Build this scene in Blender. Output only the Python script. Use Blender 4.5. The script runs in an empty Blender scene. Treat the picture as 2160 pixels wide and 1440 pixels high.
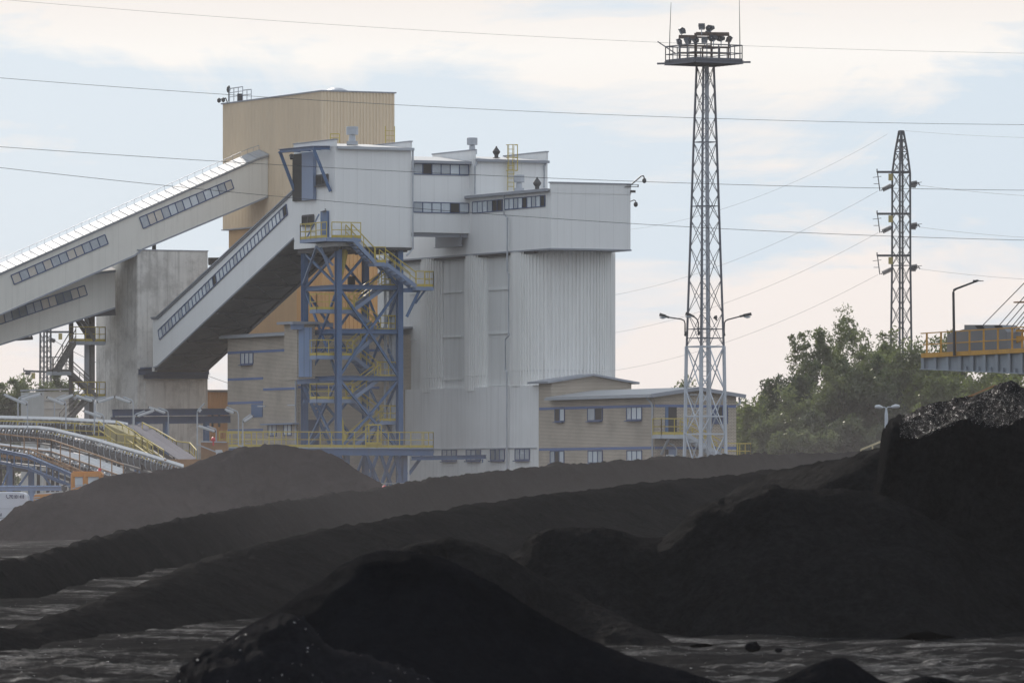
import bpy, math, random
import numpy as np
from mathutils import Vector, Matrix, noise as mnoise

S = bpy.context.scene
R = math.radians
# ------------------------------------------------------------------ camera
F, HY, CX, CZ = 14000.0, 1050.0, 1080.0, 2.4      # focal length in photo pixels, horizon row, centre column, eye height
cam_d = bpy.data.cameras.new('camera'); cam = bpy.data.objects.new('camera', cam_d)
S.collection.objects.link(cam); S.camera = cam
cam.location = (0, 0, CZ); cam.rotation_euler = (R(90), 0, 0)
cam_d.sensor_width = 36.0; cam_d.lens = 36.0*F/2160; cam_d.shift_y = (HY-720)/2160
cam_d.clip_start = 1.0; cam_d.clip_end = 20000
cam_d.dof.use_dof = True; cam_d.dof.focus_distance = 430; cam_d.dof.aperture_fstop = 8.0
# ------------------------------------------------------------------ world
SUN_EL, SUN_AZ = 25.0, -14.0                       # azimuth measured from +Y towards +X
W = bpy.data.worlds.new('World'); S.world = W; W.use_nodes = True
nt = W.node_tree; nt.nodes.clear()
def N(t, ty, **kw):
    n = t.nodes.new(ty)
    for k, v in kw.items(): setattr(n, k, v)
    return n
def mth(t, op, a, b=None, c=None, clamp=False):
    n = t.nodes.new('ShaderNodeMath'); n.operation = op; n.use_clamp = clamp
    for i, v in enumerate((a, b, c)):
        if v is None: continue
        if isinstance(v, (int, float)): n.inputs[i].default_value = v
        else: t.links.new(v, n.inputs[i])
    return n.outputs[0]
def mixc(t, f, a, b, bt='MIX'):
    n = t.nodes.new('ShaderNodeMix'); n.data_type = 'RGBA'; n.blend_type = bt
    for i, v in ((0, f), (6, a), (7, b)):
        if isinstance(v, (int, float)): n.inputs[i].default_value = v
        elif isinstance(v, tuple): n.inputs[i].default_value = (*v, 1) if len(v) == 3 else v
        else: t.links.new(v, n.inputs[i])
    return n.outputs[2]
sky = N(nt, 'ShaderNodeTexSky', sky_type='NISHITA', sun_disc=False)
sky.sun_elevation = R(SUN_EL); sky.sun_rotation = R(SUN_AZ); sky.dust_density = 2.0; sky.air_density = 1.0
bg = N(nt, 'ShaderNodeBackground'); bg.inputs[1].default_value = 0.1
wo = N(nt, 'ShaderNodeOutputWorld'); nt.links.new(bg.outputs[0], wo.inputs[0])
tc = N(nt, 'ShaderNodeTexCoord'); sp = N(nt, 'ShaderNodeSeparateXYZ'); nt.links.new(tc.outputs['Generated'], sp.inputs[0])
SX, SY, SZ = sp.outputs
def cloud_noise(kx, kz, scale, det, off, rough=.55, dist=0.0):
    cb = N(nt, 'ShaderNodeCombineXYZ')
    nt.links.new(mth(nt, 'MULTIPLY', SX, kx), cb.inputs[0]); nt.links.new(mth(nt, 'MULTIPLY', SY, kx), cb.inputs[1])
    nt.links.new(mth(nt, 'ADD', mth(nt, 'MULTIPLY', SZ, kz), off), cb.inputs[2])
    n = N(nt, 'ShaderNodeTexNoise'); n.inputs['Scale'].default_value = scale; n.inputs['Detail'].default_value = det
    n.inputs['Roughness'].default_value = rough; n.inputs['Distortion'].default_value = dist
    nt.links.new(cb.outputs[0], n.inputs['Vector']); return n.outputs[0]
def ramp(t, f, pts):
    n = t.nodes.new('ShaderNodeValToRGB'); e = n.color_ramp.elements
    while len(e) < len(pts): e.new(.5)
    for q, (p, c) in zip(e, pts):
        q.position = p; q.color = (c, c, c, 1) if isinstance(c, (int, float)) else (*c, 1)
    if not isinstance(f, (int, float)): t.links.new(f, n.inputs[0])
    return n.outputs[0]
n1 = cloud_noise(1, 3.2, 15.0, 7, 0.4, .58, .6)         # big banks
n2 = cloud_noise(1, 9.0, 30.0, 5, 2.3, .6, .3)        # thin streaks
# where the blue shows through: a band of sky above the horizon and thin slits lower down
band = ramp(nt, mth(nt, 'MULTIPLY', SZ, 6.0), [(0.0, .05), (0.13, .05), (.20, .16), (.26, .70), (.345, .95), (.375, .60), (.41, .0), (.55, .0), (1.0, .4)])
blue = mth(nt, 'ADD', mth(nt, 'MULTIPLY', mth(nt, 'SUBTRACT', n1, .5), 3.6), band)
blue = mth(nt, 'ADD', blue, mth(nt, 'MULTIPLY', mth(nt, 'SUBTRACT', n2, .5), .9), clamp=True)
blue = ramp(nt, blue, [(.08, 0.0), (.62, 1.0)])
base = ramp(nt, mth(nt, 'MULTIPLY', SZ, 6.0), [(0.0, (8.8, 8.1, 7.75)), (.2, (9.3, 8.6, 8.2)), (.34, (9.4, 8.9, 8.5)), (.40, (9.8, 9.5, 9.1)), (.47, (9.0, 8.4, 8.0)), (1.0, (7.6, 7.7, 7.9))])
mul = N(nt, 'ShaderNodeMix', data_type='RGBA', blend_type='MULTIPLY'); mul.inputs[0].default_value = 1
gap = mixc(nt, .06, (5.9, 7.15, 8.45), sky.outputs[0])
skc = mixc(nt, blue, base, gap)
nt.links.new(skc, bg.inputs[0])
# ------------------------------------------------------------------ sun
sd = bpy.data.lights.new('sun', 'SUN'); sun = bpy.data.objects.new('sun', sd); S.collection.objects.link(sun)
sd.energy = 3.2; sd.angle = R(0.5); sd.color = (1, .93, .84)
sv = Vector((math.sin(R(SUN_AZ))*math.cos(R(SUN_EL)), math.cos(R(SUN_AZ))*math.cos(R(SUN_EL)), math.sin(R(SUN_EL))))
sun.rotation_euler = sv.to_track_quat('Z', 'Y').to_euler(); sun.location = (0, 0, 60)
# ------------------------------------------------------------------ exposure
S.view_settings.view_transform = 'Standard'; S.view_settings.look = 'None'; S.view_settings.exposure = 0.0; S.view_settings.gamma = 1.0
S.cycles.use_denoising = True; S.cycles.max_bounces = 6; S.cycles.volume_bounces = 0; S.cycles.transparent_max_bounces = 16
S.cycles.sample_clamp_indirect = 4; S.cycles.sample_clamp_direct = 12

# ------------------------------------------------------------------ helpers
rnd = random.Random(7); HAZE_D = .000085
TH = math.atan2(.4426, .8967)
BV = Vector((math.cos(TH), math.sin(TH), 0)); DV = Vector((-math.sin(TH), math.cos(TH), 0)); UP = Vector((0, 0, 1))
CAM = Vector((0, 0, CZ))
def P(px, py, Y): return Vector(((px-CX)*Y/F, Y, CZ+(HY-py)*Y/F))
def ray(px, py): return Vector(((px-CX)/F, 1, (HY-py)/F))
class Plane:
    """vertical plane through the point seen at column px at distance Y, running along t; n points to the camera side"""
    def __init__(s, px=None, Y=None, t=BV, o=None):
        s.o = o if o is not None else P(px, HY, Y); s.o = Vector((s.o.x, s.o.y, 0))
        s.t = t.normalized(); n = Vector((s.t.y, -s.t.x, 0)); s.n = n if n.dot(CAM-s.o) > 0 else -n
    def at(s, px, py, off=0.0):
        r = ray(px, py); k = (s.o+s.n*off-CAM).dot(s.n)/r.dot(s.n); return CAM+r*k
    def shift(s, off): return Plane(o=s.o+s.n*off, t=s.t)
    def u(s, px): return (s.at(px, HY)-s.o).dot(s.t)
def zc(py, Y): return CZ+(HY-py)*Y/F

OFF = {}
def tag(o, label=None, cat=None, group=None, kind=None):
    for k, v in (('label', label), ('category', cat), ('group', group), ('kind', kind)):
        if v: o[k] = v
    return o
def thing(name, label, cat, loc=(0, 0, 0), group=None):
    o = bpy.data.objects.new(name, None); S.collection.objects.link(o); o.location = loc; o.empty_display_size = .5
    OFF[o] = Vector(loc); return tag(o, label, cat, group)
class MB:
    def __init__(s): s.v = []; s.f = []; s.m = []; s.cm = 0
    def add(s, vs, fs, m=None):
        b = len(s.v); s.v += [tuple(q) for q in vs]; s.f += [tuple(b+i for i in f) for f in fs]; s.m += [s.cm if m is None else m]*len(fs); return s
    def para(s, o, a, b, c):
        o, a, b, c = map(Vector, (o, a, b, c))
        vs = [o, o+a, o+a+b, o+b, o+c, o+a+c, o+a+b+c, o+b+c]
        fl = a.cross(b).dot(c) < 0
        fs = [(0, 3, 2, 1), (4, 5, 6, 7), (0, 1, 5, 4), (1, 2, 6, 5), (2, 3, 7, 6), (3, 0, 4, 7)]
        return s.add(vs, [f[::-1] for f in fs] if fl else fs)
    def box(s, x0, x1, y0, y1, z0, z1): return s.para((x0, y0, z0), (x1-x0, 0, 0), (0, y1-y0, 0), (0, 0, z1-z0))
    def bar(s, p, q, w, h=None, up=UP):
        p, q = Vector(p), Vector(q); h = h or w; d = q-p
        if d.length < 1e-6: return s
        dn = d.normalized(); sx = dn.cross(up)
        if sx.length < 1e-3: sx = dn.cross(Vector((0, 1, .01)))
        sx.normalize(); sy = sx.cross(dn)
        return s.para(p-sx*w/2-sy*h/2, sx*w, sy*h, d)
    def hbeam(s, p, q, w, h, up=UP, t=.03):
        """an I section beam"""
        p, q = Vector(p), Vector(q); dn = (q-p).normalized(); sx = dn.cross(up)
        if sx.length < 1e-3: sx = dn.cross(Vector((0, 1, .01)))
        sx.normalize(); sy = sx.cross(dn)
        s.para(p-sx*w/2-sy*h/2, sx*w, sy*t, q-p); s.para(p-sx*w/2+sy*(h/2-t), sx*w, sy*t, q-p)
        return s.para(p-sx*t/2-sy*(h/2-t), sx*t, sy*(h-2*t), q-p)
    def tube(s, pts, r, n=6, cap=True):
        pts = [Vector(p) for p in pts]; rings = []; k = len(pts)
        for i, p in enumerate(pts):
            d = (pts[min(i+1, k-1)]-pts[max(i-1, 0)]).normalized()
            a = d.cross(UP)
            if a.length < 1e-2: a = d.cross(Vector((0, 1, 0)))
            a.normalize(); b = a.cross(d); rr = r[i] if isinstance(r, (list, tuple)) else r
            rings.append([p+a*rr*math.cos(2*math.pi*j/n)+b*rr*math.sin(2*math.pi*j/n) for j in range(n)])
        fs = [(i*n+j, i*n+(j+1) % n, (i+1)*n+(j+1) % n, (i+1)*n+j) for i in range(k-1) for j in range(n)]
        if cap: fs += [tuple(range(n))[::-1], tuple((k-1)*n+j for j in range(n))]
        return s.add([v for g in rings for v in g], fs)
    def prism(s, poly, vec):
        poly = [Vector(p) for p in poly]; vec = Vector(vec); n = len(poly)
        nrm = Vector((0, 0, 0))
        for i in range(n): nrm += (poly[i]-poly[0]).cross(poly[(i+1) % n]-poly[0])
        if nrm.dot(vec) > 0: poly = poly[::-1]
        fs = [tuple(range(n)), tuple(range(n, 2*n))[::-1]]+[(i, i+n, (i+1) % n+n, (i+1) % n)for i in range(n)]
        return s.add(poly+[p+vec for p in poly], fs)
    def lathe(s, c, prof, n=16):
        c = Vector(c); vs = [c+Vector((r*math.cos(2*math.pi*j/n), r*math.sin(2*math.pi*j/n), z)) for r, z in prof for j in range(n)]
        k = len(prof); fs = [(i*n+j, i*n+(j+1) % n, (i+1)*n+(j+1) % n, (i+1)*n+j) for i in range(k-1) for j in range(n)]
        fs += [tuple(range(n))[::-1], tuple((k-1)*n+j for j in range(n))]
        return s.add(vs, fs)
    def corr(s, p, q, h, nrm, pitch=.25, dep=.05):
        """trapezoid-ribbed sheet from p to q, of height vector h"""
        p, q, h, nrm = map(Vector, (p, q, h, nrm)); L = (q-p).length; t = (q-p)/L; k = max(1, round(L/pitch)); pt = L/k
        pr = []
        for i in range(k):
            for a, d in ((0, 0), (.42, 0), (.52, 1), (.9, 1)): pr.append(p+t*(i+a)*pt+nrm*dep*d)
        pr.append(q); n = len(pr)
        return s.add(pr+[v+h for v in pr], [(i, i+1, i+1+n, i+n) for i in range(n-1)])
    def build(s, name, mats, parent=None, smooth=False, uv=True):
        me = bpy.data.meshes.new(name); off = OFF.get(parent, Vector((0, 0, 0))) if parent is not None else Vector((0, 0, 0))
        A = np.array(s.v, dtype=np.float64).reshape(-1, 3)-np.array(off)
        me.from_pydata([tuple(v) for v in A], [], s.f)
        if not isinstance(mats, (list, tuple)): mats = [mats]
        for m in mats: me.materials.append(m)
        if len(mats) > 1: me.polygons.foreach_set('material_index', s.m)
        if smooth: me.polygons.foreach_set('use_smooth', [True]*len(s.f))
        if uv:
            ul = me.uv_layers.new(name='UVMap'); k = 0; dat = np.zeros(len(me.loops)*2)
            for f in s.f:
                a, b, c = (Vector(s.v[f[0]]), Vector(s.v[f[1]]), Vector(s.v[f[2]]))
                nn = (b-a).cross(c-a)
                if nn.length > 0: nn.normalize()
                if abs(nn.z) < .75: t = Vector((-nn.y, nn.x, 0)).normalized(); w = UP
                else: t = BV; w = DV
                for i in f:
                    q = s.v[i]; dat[k] = q[0]*t.x+q[1]*t.y; dat[k+1] = q[0]*w.x+q[1]*w.y+q[2]*w.z; k += 2
            ul.data.foreach_set('uv', dat)
        me.update(); o = bpy.data.objects.new(name, me); S.collection.objects.link(o)
        if parent is not None: o.parent = parent
        OFF[o] = off; return o
def copy_tree(o, parent=None):
    c = o.copy(); S.collection.objects.link(c); c.parent = parent
    for ch in o.children: copy_tree(ch, c)
    return c

# ------------------------------------------------------------------ materials
def mat(name, col, rough=.6, metal=0.0, var=.12, vs=.6, zs=1.0, seam=None, seam_d=.25, bump=0.0, bs=8.0, streak=0.0, dirt=(.12, .11, .10), spec=.5, patch=0.0):
    m = bpy.data.materials.new(name); m.use_nodes = True; t = m.node_tree; b = t.nodes['Principled BSDF']
    b.inputs['Roughness'].default_value = rough; b.inputs['Metallic'].default_value = metal; b.inputs['Specular IOR Level'].default_value = spec
    co = N(t, 'ShaderNodeTexCoord'); mp = N(t, 'ShaderNodeMapping'); mp.inputs['Scale'].default_value = (vs, vs, vs*zs); t.links.new(co.outputs['Object'], mp.inputs[0])
    n = N(t, 'ShaderNodeTexNoise'); n.inputs['Scale'].default_value = 1.0; n.inputs['Detail'].default_value = 6; n.inputs['Roughness'].default_value = .65; t.links.new(mp.outputs[0], n.inputs['Vector'])
    v = mth(t, 'ADD', mth(t, 'MULTIPLY', mth(t, 'SUBTRACT', n.outputs[0], .5), var*3), 1.0)
    cv = N(t, 'ShaderNodeCombineColor');
    for i in range(3): t.links.new(v, cv.inputs[i])
    c = mixc(t, 1.0, (*col, 1), cv.outputs[0], 'MULTIPLY')
    if streak:
        m2 = N(t, 'ShaderNodeMapping'); m2.inputs['Scale'].default_value = (2.4, 2.4, .12); t.links.new(co.outputs['Object'], m2.inputs[0])
        n2 = N(t, 'ShaderNodeTexNoise'); n2.inputs['Scale'].default_value = 1.0; n2.inputs['Detail'].default_value = 5; n2.inputs['Roughness'].default_value = .7; t.links.new(m2.outputs[0], n2.inputs['Vector'])
        f = mth(t, 'MULTIPLY', ramp(t, n2.outputs[0], [(.48, 0.0), (.75, 1.0)]), streak)
        c = mixc(t, f, c, dirt)
    if patch:
        n3 = N(t, 'ShaderNodeTexNoise'); n3.inputs['Scale'].default_value = .45; n3.inputs['Detail'].default_value = 9; n3.inputs['Roughness'].default_value = .72; t.links.new(co.outputs['Object'], n3.inputs['Vector'])
        c = mixc(t, mth(t, 'MULTIPLY', ramp(t, n3.outputs[0], [(.46, 0.0), (.62, 1.0)]), patch), c, dirt)
    if seam:
        uvn = N(t, 'ShaderNodeSeparateXYZ'); t.links.new(co.outputs['UV'], uvn.inputs[0])
        fr = mth(t, 'FRACT', mth(t, 'DIVIDE', uvn.outputs[0], seam)); lt = mth(t, 'LESS_THAN', fr, .045/seam)
        c = mixc(t, mth(t, 'MULTIPLY', lt, seam_d), c, (.08, .08, .08))
    t.links.new(c, b.inputs['Base Color'])
    rr = mth(t, 'ADD', mth(t, 'MULTIPLY', mth(t, 'SUBTRACT', n.outputs[0], .5), .25), rough, clamp=True); t.links.new(rr, b.inputs['Roughness'])
    if bump:
        nb = N(t, 'ShaderNodeTexNoise'); nb.inputs['Scale'].default_value = bs; nb.inputs['Detail'].default_value = 5; t.links.new(co.outputs['Object'], nb.inputs['Vector'])
        bp = N(t, 'ShaderNodeBump'); bp.inputs['Strength'].default_value = 1; bp.inputs['Distance'].default_value = bump; t.links.new(nb.outputs[0], bp.inputs['Height']); t.links.new(bp.outputs[0], b.inputs['Normal'])
    return m
def brick_mat(name, c1, c2, mo):
    m = bpy.data.materials.new(name); m.use_nodes = True; t = m.node_tree; b = t.nodes['Principled BSDF']; b.inputs['Roughness'].default_value = .85
    co = N(t, 'ShaderNodeTexCoord'); br = N(t, 'ShaderNodeTexBrick'); t.links.new(co.outputs['UV'], br.inputs['Vector'])
    br.inputs['Scale'].default_value = 1.0; br.inputs['Brick Width'].default_value = .26; br.inputs['Row Height'].default_value = .10; br.inputs['Mortar Size'].default_value = .014; br.inputs['Mortar Smooth'].default_value = .3
    br.inputs['Color1'].default_value = (*c1, 1); br.inputs['Color2'].default_value = (*c2, 1); br.inputs['Mortar'].default_value = (*mo, 1); br.inputs['Bias'].default_value = -.2
    n = N(t, 'ShaderNodeTexNoise'); n.inputs['Scale'].default_value = .5; n.inputs['Detail'].default_value = 7; t.links.new(co.outputs['Object'], n.inputs['Vector'])
    c = mixc(t, mth(t, 'MULTIPLY', ramp(t, n.outputs[0], [(.4, 0.0), (.7, 1.0)]), .35), br.outputs['Color'], (.16, .13, .10)); t.links.new(c, b.inputs['Base Color'])
    bp = N(t, 'ShaderNodeBump'); bp.inputs['Distance'].default_value = .01; bp.invert = True; t.links.new(br.outputs['Fac'], bp.inputs['Height']); t.links.new(bp.outputs[0], b.inputs['Normal'])
    return m
M_white = mat('white_cladding', (.83, .835, .84), .5, var=.04, vs=.5, zs=.3, seam=1.12, seam_d=.10, streak=.08, dirt=(.28, .26, .23))
M_cream = mat('cream_cladding', (.76, .74, .69), .55, var=.06, vs=.4, seam=1.1, seam_d=.10, streak=.15, dirt=(.25, .23, .20))
M_silo = mat('ribbed_sheet', (.84, .84, .83), .5, var=.05, vs=.5, zs=.2, streak=.2, dirt=(.20, .17, .14))
M_flat = mat('flat_sheet', (.72, .73, .73), .55, var=.08, vs=.5, zs=.3, streak=.25, dirt=(.2, .19, .17))
M_dust = mat('dusty_base_wall', (.80, .805, .81), .7, var=.10, vs=.25, seam=2.4, seam_d=.12, streak=.22, dirt=(.16, .15, .14))
M_beige = mat('beige_ribbed_sheet', (.74, .61, .45), .55, var=.06, vs=.4, zs=.3, streak=.15, dirt=(.3, .22, .15))
M_orange = mat('ochre_sheet', (.62, .36, .15), .6, var=.08, vs=.4, zs=.3, streak=.2, dirt=(.3, .17, .08))
M_ochre = mat('ochre_render', (.50, .33, .18), .8, var=.12, vs=.35, zs=.5, streak=.25, dirt=(.28, .19, .12))
M_conc = mat('stained_concrete', (.72, .70, .67), .9, var=.2, vs=.35, streak=.6, dirt=(.20, .185, .17), patch=.45, bump=.02, bs=3)
M_block = mat('pale_block', (.42, .42, .41), .85, var=.1, streak=.3, dirt=(.2, .2, .19))
M_brick = brick_mat('yellow_brick', (.55, .48, .40), (.62, .54, .45), (.20, .165, .13))
M_blue = mat('blue_steel', (.065, .14, .29), .45, var=.15, vs=1.2, streak=.3, dirt=(.10, .10, .13))
M_dblue = mat('dark_blue_steel', (.04, .07, .15), .5, var=.15, vs=1.2, streak=.2)
M_lblue = mat('pale_blue_steel', (.20, .27, .42), .45, var=.1, vs=1.2, streak=.25, dirt=(.16, .18, .24))
M_lpanel = mat('pale_blue_panel', (.30, .42, .66), .5, var=.05, seam=.45, seam_d=.4)
M_band = mat('blue_band_brick', (.11, .17, .36), .8, var=.1, vs=2)
M_bframe = mat('blue_frame', (.05, .085, .19), .5, var=.08)
M_yel = mat('yellow_paint', (.52, .40, .07), .5, var=.15, vs=1.5, streak=.25, dirt=(.16, .12, .06))
M_yor = mat('orange_yellow_paint', (.55, .29, .05), .5, var=.2, vs=1.5, streak=.4, dirt=(.16, .07, .03))
M_rust = mat('rusty_orange_steel', (.30, .16, .07), .7, var=.3, vs=2)
M_galv = mat('galvanised_steel', (.42, .45, .50), .4, metal=.3, var=.15, vs=1.5)
M_mast = mat('grey_mast_steel', (.12, .13, .16), .5, metal=.2, var=.15, vs=1)
M_mastlow = mat('pale_mast_steel', (.50, .54, .60), .5, metal=.1, var=.15, vs=1)
M_pyl = mat('pylon_steel', (.07, .075, .09), .6, metal=.2, var=.2, vs=.8)
M_roof = mat('roof_sheet', (.36, .37, .39), .55, metal=.15, var=.12, vs=.6, seam=1.0, seam_d=.45, streak=.1)
M_groof = mat('grey_roof_edge', (.30, .32, .37), .5, metal=.2, var=.1)
M_dark = mat('dark_opening', (.03, .028, .028), .8, var=.2)  # near-black panels painted in for the unlit inside of openings
M_dsteel = mat('dark_steel', (.06, .06, .065), .6, metal=.2, var=.25, vs=2)
M_under = mat('dark_ribbed_soffit', (.24, .235, .225), .85, var=.2, vs=1.2)  # soffit sheet, darker than the gallery walls
M_rubber = mat('rubber', (.025, .025, .027), .6, var=.3)
M_belt = mat('worn_belt', (.13, .125, .15), .9, var=.2, vs=1, streak=.2, spec=.05)
M_beltw = mat('sky_bright_belt', (.52, .52, .53), .3, var=.2, vs=1)  # pale base colour stands in for the sky mirrored on belt tops
M_pane = mat('window_pane', (.62, .68, .74), .25, var=.12, vs=1.3, streak=.15)  # pale base colour holds the sky's reflection in the glass
M_pane2 = mat('hazy_window_pane', (.42, .46, .51), .25, var=.2, vs=1.3)
M_paneg = mat('tinted_pane', (.20, .23, .26), .2, var=.25, vs=1.3)
M_pcream = mat('cream_pane', (.58, .54, .49), .25, var=.15, vs=1.3)  # cream base colour for the gallery panes
M_vanw = mat('white_van_paint', (.62, .66, .74), .3, var=.04)
M_mach = mat('orange_machine_paint', (.62, .25, .04), .45, var=.12, vs=2, streak=.2)
M_bprint = mat('dark_blue_print', (.02, .03, .12), .5, var=.05)
M_red = mat('red_plastic', (.55, .03, .04), .4, var=.05)
M_bark = mat('bark', (.10, .085, .07), .9, var=.3, vs=3)
M_lampw = mat('white_lamp_housing', (.55, .57, .60), .35, metal=.1, var=.1)
M_wire = mat('cable', (.05, .05, .055), .6, var=.05)
M_ins = mat('glass_insulator', (.06, .06, .07), .3, var=.1)
M_sticker = mat('yellow_plate', (.45, .36, .12), .6, var=.1)
def leaf_mat(name, c, tr):
    m = bpy.data.materials.new(name); m.use_nodes = True; t = m.node_tree; t.nodes.remove(t.nodes['Principled BSDF']); out = t.nodes['Material Output']
    co = N(t, 'ShaderNodeTexCoord'); n = N(t, 'ShaderNodeTexNoise'); n.inputs['Scale'].default_value = .9; n.inputs['Detail'].default_value = 4; t.links.new(co.outputs['Object'], n.inputs['Vector'])
    v = ramp(t, n.outputs[0], [(.3, tuple(x*.55 for x in c)), (.7, tuple(x*1.45 for x in c))])
    d = N(t, 'ShaderNodeBsdfDiffuse'); tr_ = N(t, 'ShaderNodeBsdfTranslucent'); g = N(t, 'ShaderNodeBsdfGlossy'); g.inputs['Roughness'].default_value = .42; g.inputs['Color'].default_value = (.5, .5, .45, 1)
    t.links.new(v, d.inputs[0]); hs = mixc(t, 1.0, v, (1.1, 1.25, .6), 'MULTIPLY'); t.links.new(hs, tr_.inputs[0])
    m1 = N(t, 'ShaderNodeMixShader'); m1.inputs[0].default_value = tr; t.links.new(d.outputs[0], m1.inputs[1]); t.links.new(tr_.outputs[0], m1.inputs[2])
    m2 = N(t, 'ShaderNodeMixShader'); m2.inputs[0].default_value = .10; t.links.new(m1.outputs[0], m2.inputs[1]); t.links.new(g.outputs[0], m2.inputs[2]); t.links.new(m2.outputs[0], out.inputs[0]); return m
M_leaf = [leaf_mat('willow_leaves', (.125, .14, .08), .44), leaf_mat('dark_leaves', (.055, .07, .036), .38), leaf_mat('yellow_green_leaves', (.13, .15, .05), .45)]
M_rack = mat('brown_rack_steel', (.09, .06, .05), .6, var=.2, vs=2)
def coal_mat(name, col, rough=.5, glint=1.0, gl=.01, tracks=0.0, bd=.05, vsc=40.0, gs=.7):
    """rough black diffuse with a little rough gloss, tiny bright facets and (tracks) damp patches"""
    m = bpy.data.materials.new(name); m.use_nodes = True; t = m.node_tree; t.nodes.remove(t.nodes['Principled BSDF']); out = t.nodes['Material Output']
    ge = N(t, 'ShaderNodeNewGeometry')
    def nz(scale, det=6, v=None, r=.6):
        n = N(t, 'ShaderNodeTexNoise'); n.inputs['Scale'].default_value = scale; n.inputs['Detail'].default_value = det; n.inputs['Roughness'].default_value = r; t.links.new(v or ge.outputs['Position'], n.inputs['Vector']); return n.outputs[0]
    big = nz(.22, 5); fine = nz(7, 8, r=.8); mid = nz(1.3, 7, r=.7)
    c = mixc(t, ramp(t, mid, [(.3, 0.0), (.7, 1.0)]), tuple(x*.55 for x in col), tuple(x*1.6 for x in col))
    c = mixc(t, ramp(t, big, [(.45, 0.0), (.7, .55)]), c, (col[0]*2.3, col[1]*2.15, col[2]*2.0))
    vo = N(t, 'ShaderNodeTexVoronoi'); vo.inputs['Scale'].default_value = vsc; t.links.new(ge.outputs['Position'], vo.inputs['Vector'])
    vc = N(t, 'ShaderNodeSeparateColor'); t.links.new(vo.outputs['Color'], vc.inputs[0])
    shiny = mth(t, 'GREATER_THAN', vc.outputs[0], 1.0-.02*glint)
    fac = mth(t, 'ADD', mth(t, 'MULTIPLY', shiny, gs), mth(t, 'MULTIPLY', ramp(t, fine, [(.4, .2), (.65, 1.0)]), gl))
    if tracks:
        mp = N(t, 'ShaderNodeMapping'); mp.inputs['Scale'].default_value = (.28, .26, 1); mp.inputs['Rotation'].default_value = (0, 0, .25); t.links.new(ge.outputs['Position'], mp.inputs[0])
        w1 = ramp(t, nz(1.0, 9, mp.outputs[0], .74), [(.50, 0.0), (.60, .5), (.70, 1.0)]); w2 = ramp(t, nz(16.0, 6, mp.outputs[0], .8), [(.40, 0.0), (.62, 1.0)])
        fac = mth(t, 'ADD', fac, mth(t, 'MULTIPLY', mth(t, 'MULTIPLY', w1, w2), tracks), clamp=True)
        c = mixc(t, mth(t, 'MULTIPLY', w1, .5), c, tuple(x*2.0 for x in col))
    h = mth(t, 'ADD', mth(t, 'MULTIPLY', fine, .9), mth(t, 'MULTIPLY', vc.outputs[1], .3)); h = mth(t, 'ADD', h, mth(t, 'MULTIPLY', mid, 2.2))
    bp = N(t, 'ShaderNodeBump'); bp.inputs['Strength'].default_value = 1.0; bp.inputs['Distance'].default_value = bd; t.links.new(h, bp.inputs['Height'])
    d = N(t, 'ShaderNodeBsdfDiffuse'); g = N(t, 'ShaderNodeBsdfGlossy'); g.inputs['Roughness'].default_value = rough; g.inputs['Color'].default_value = (.9, .9, .92, 1)
    t.links.new(c, d.inputs[0]); t.links.new(bp.outputs[0], d.inputs['Normal']); t.links.new(bp.outputs[0], g.inputs['Normal'])
    mx = N(t, 'ShaderNodeMixShader'); t.links.new(fac, mx.inputs[0]); t.links.new(d.outputs[0], mx.inputs[1]); t.links.new(g.outputs[0], mx.inputs[2]); t.links.new(mx.outputs[0], out.inputs[0]); return m
M_coal = coal_mat('fine_coal', (.0065, .0063, .0072), .5, .0, .010, bd=.10)
M_coald = coal_mat('dusty_coal', (.018, .0145, .0165), .6, .0, .010, bd=.10)
M_coalg = coal_mat('lumpy_coal', (.006, .006, .0075), .34, 1.6, .014, bd=.2, vsc=75.0, gs=.3)
M_spill = coal_mat('grey_coal_spill', (.0085, .0085, .0115), .5, .12, .010, bd=.10, vsc=60.0, gs=.35)
M_coalb = coal_mat('blueish_coal', (.0035, .0038, .0055), .5, .0, .005, bd=.05, vsc=55.0, gs=.5)
M_ground = coal_mat('coal_yard_ground', (.0085, .0082, .0088), .58, .04, .012, .17, bd=.05, vsc=45.0, gs=.5)

# small builders reused below -------------------------------------------------
def railing(mb, pts, h=1.1, sp=1.1, r=.035, toe=True, mid=1, posts=True):
    """handrail along a polyline of floor points"""
    pts = [Vector(p) for p in pts]
    for a, b in zip(pts, pts[1:]):
        L = (b-a).length; n = max(1, round(L/sp))
        mb.bar(a+UP*h, b+UP*h, 2*r)
        for k in range(mid): mb.bar(a+UP*h*(k+1)/(mid+1), b+UP*h*(k+1)/(mid+1), 1.5*r)
        if toe: mb.bar(a+UP*.09, b+UP*.09, .03, .18)
        if posts:
            for i in range(n+1): mb.bar(a.lerp(b, i/n)-UP*.05, a.lerp(b, i/n)+UP*h, 1.8*r)
def stairs(parent, a, b, w, mat_s, mat_r, name='stair_flight', h=1.0, rails=(0, 1)):
    """flight between a (one end) and b (other end); w = width vector"""
    a, b, w = map(Vector, (a, b, w)); mb = MB()
    for o in (Vector((0, 0, 0)), w): mb.bar(a+o, b+o, .07, .28)
    n = max(3, int(abs(b.z-a.z)/.21))
    hd = Vector((b.x-a.x, b.y-a.y, 0)).normalized()
    for i in range(n): p = a.lerp(b, (i+.5)/n); mb.para(p-hd*.13, hd*.26, w, UP*.04)
    s = mb.build(name, mat_s, parent); rb = MB()
    for k in rails: railing(rb, [a+w*k, b+w*k], h, 1.3, .032, toe=False)
    rb.build('handrail', mat_r, s); return s
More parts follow.
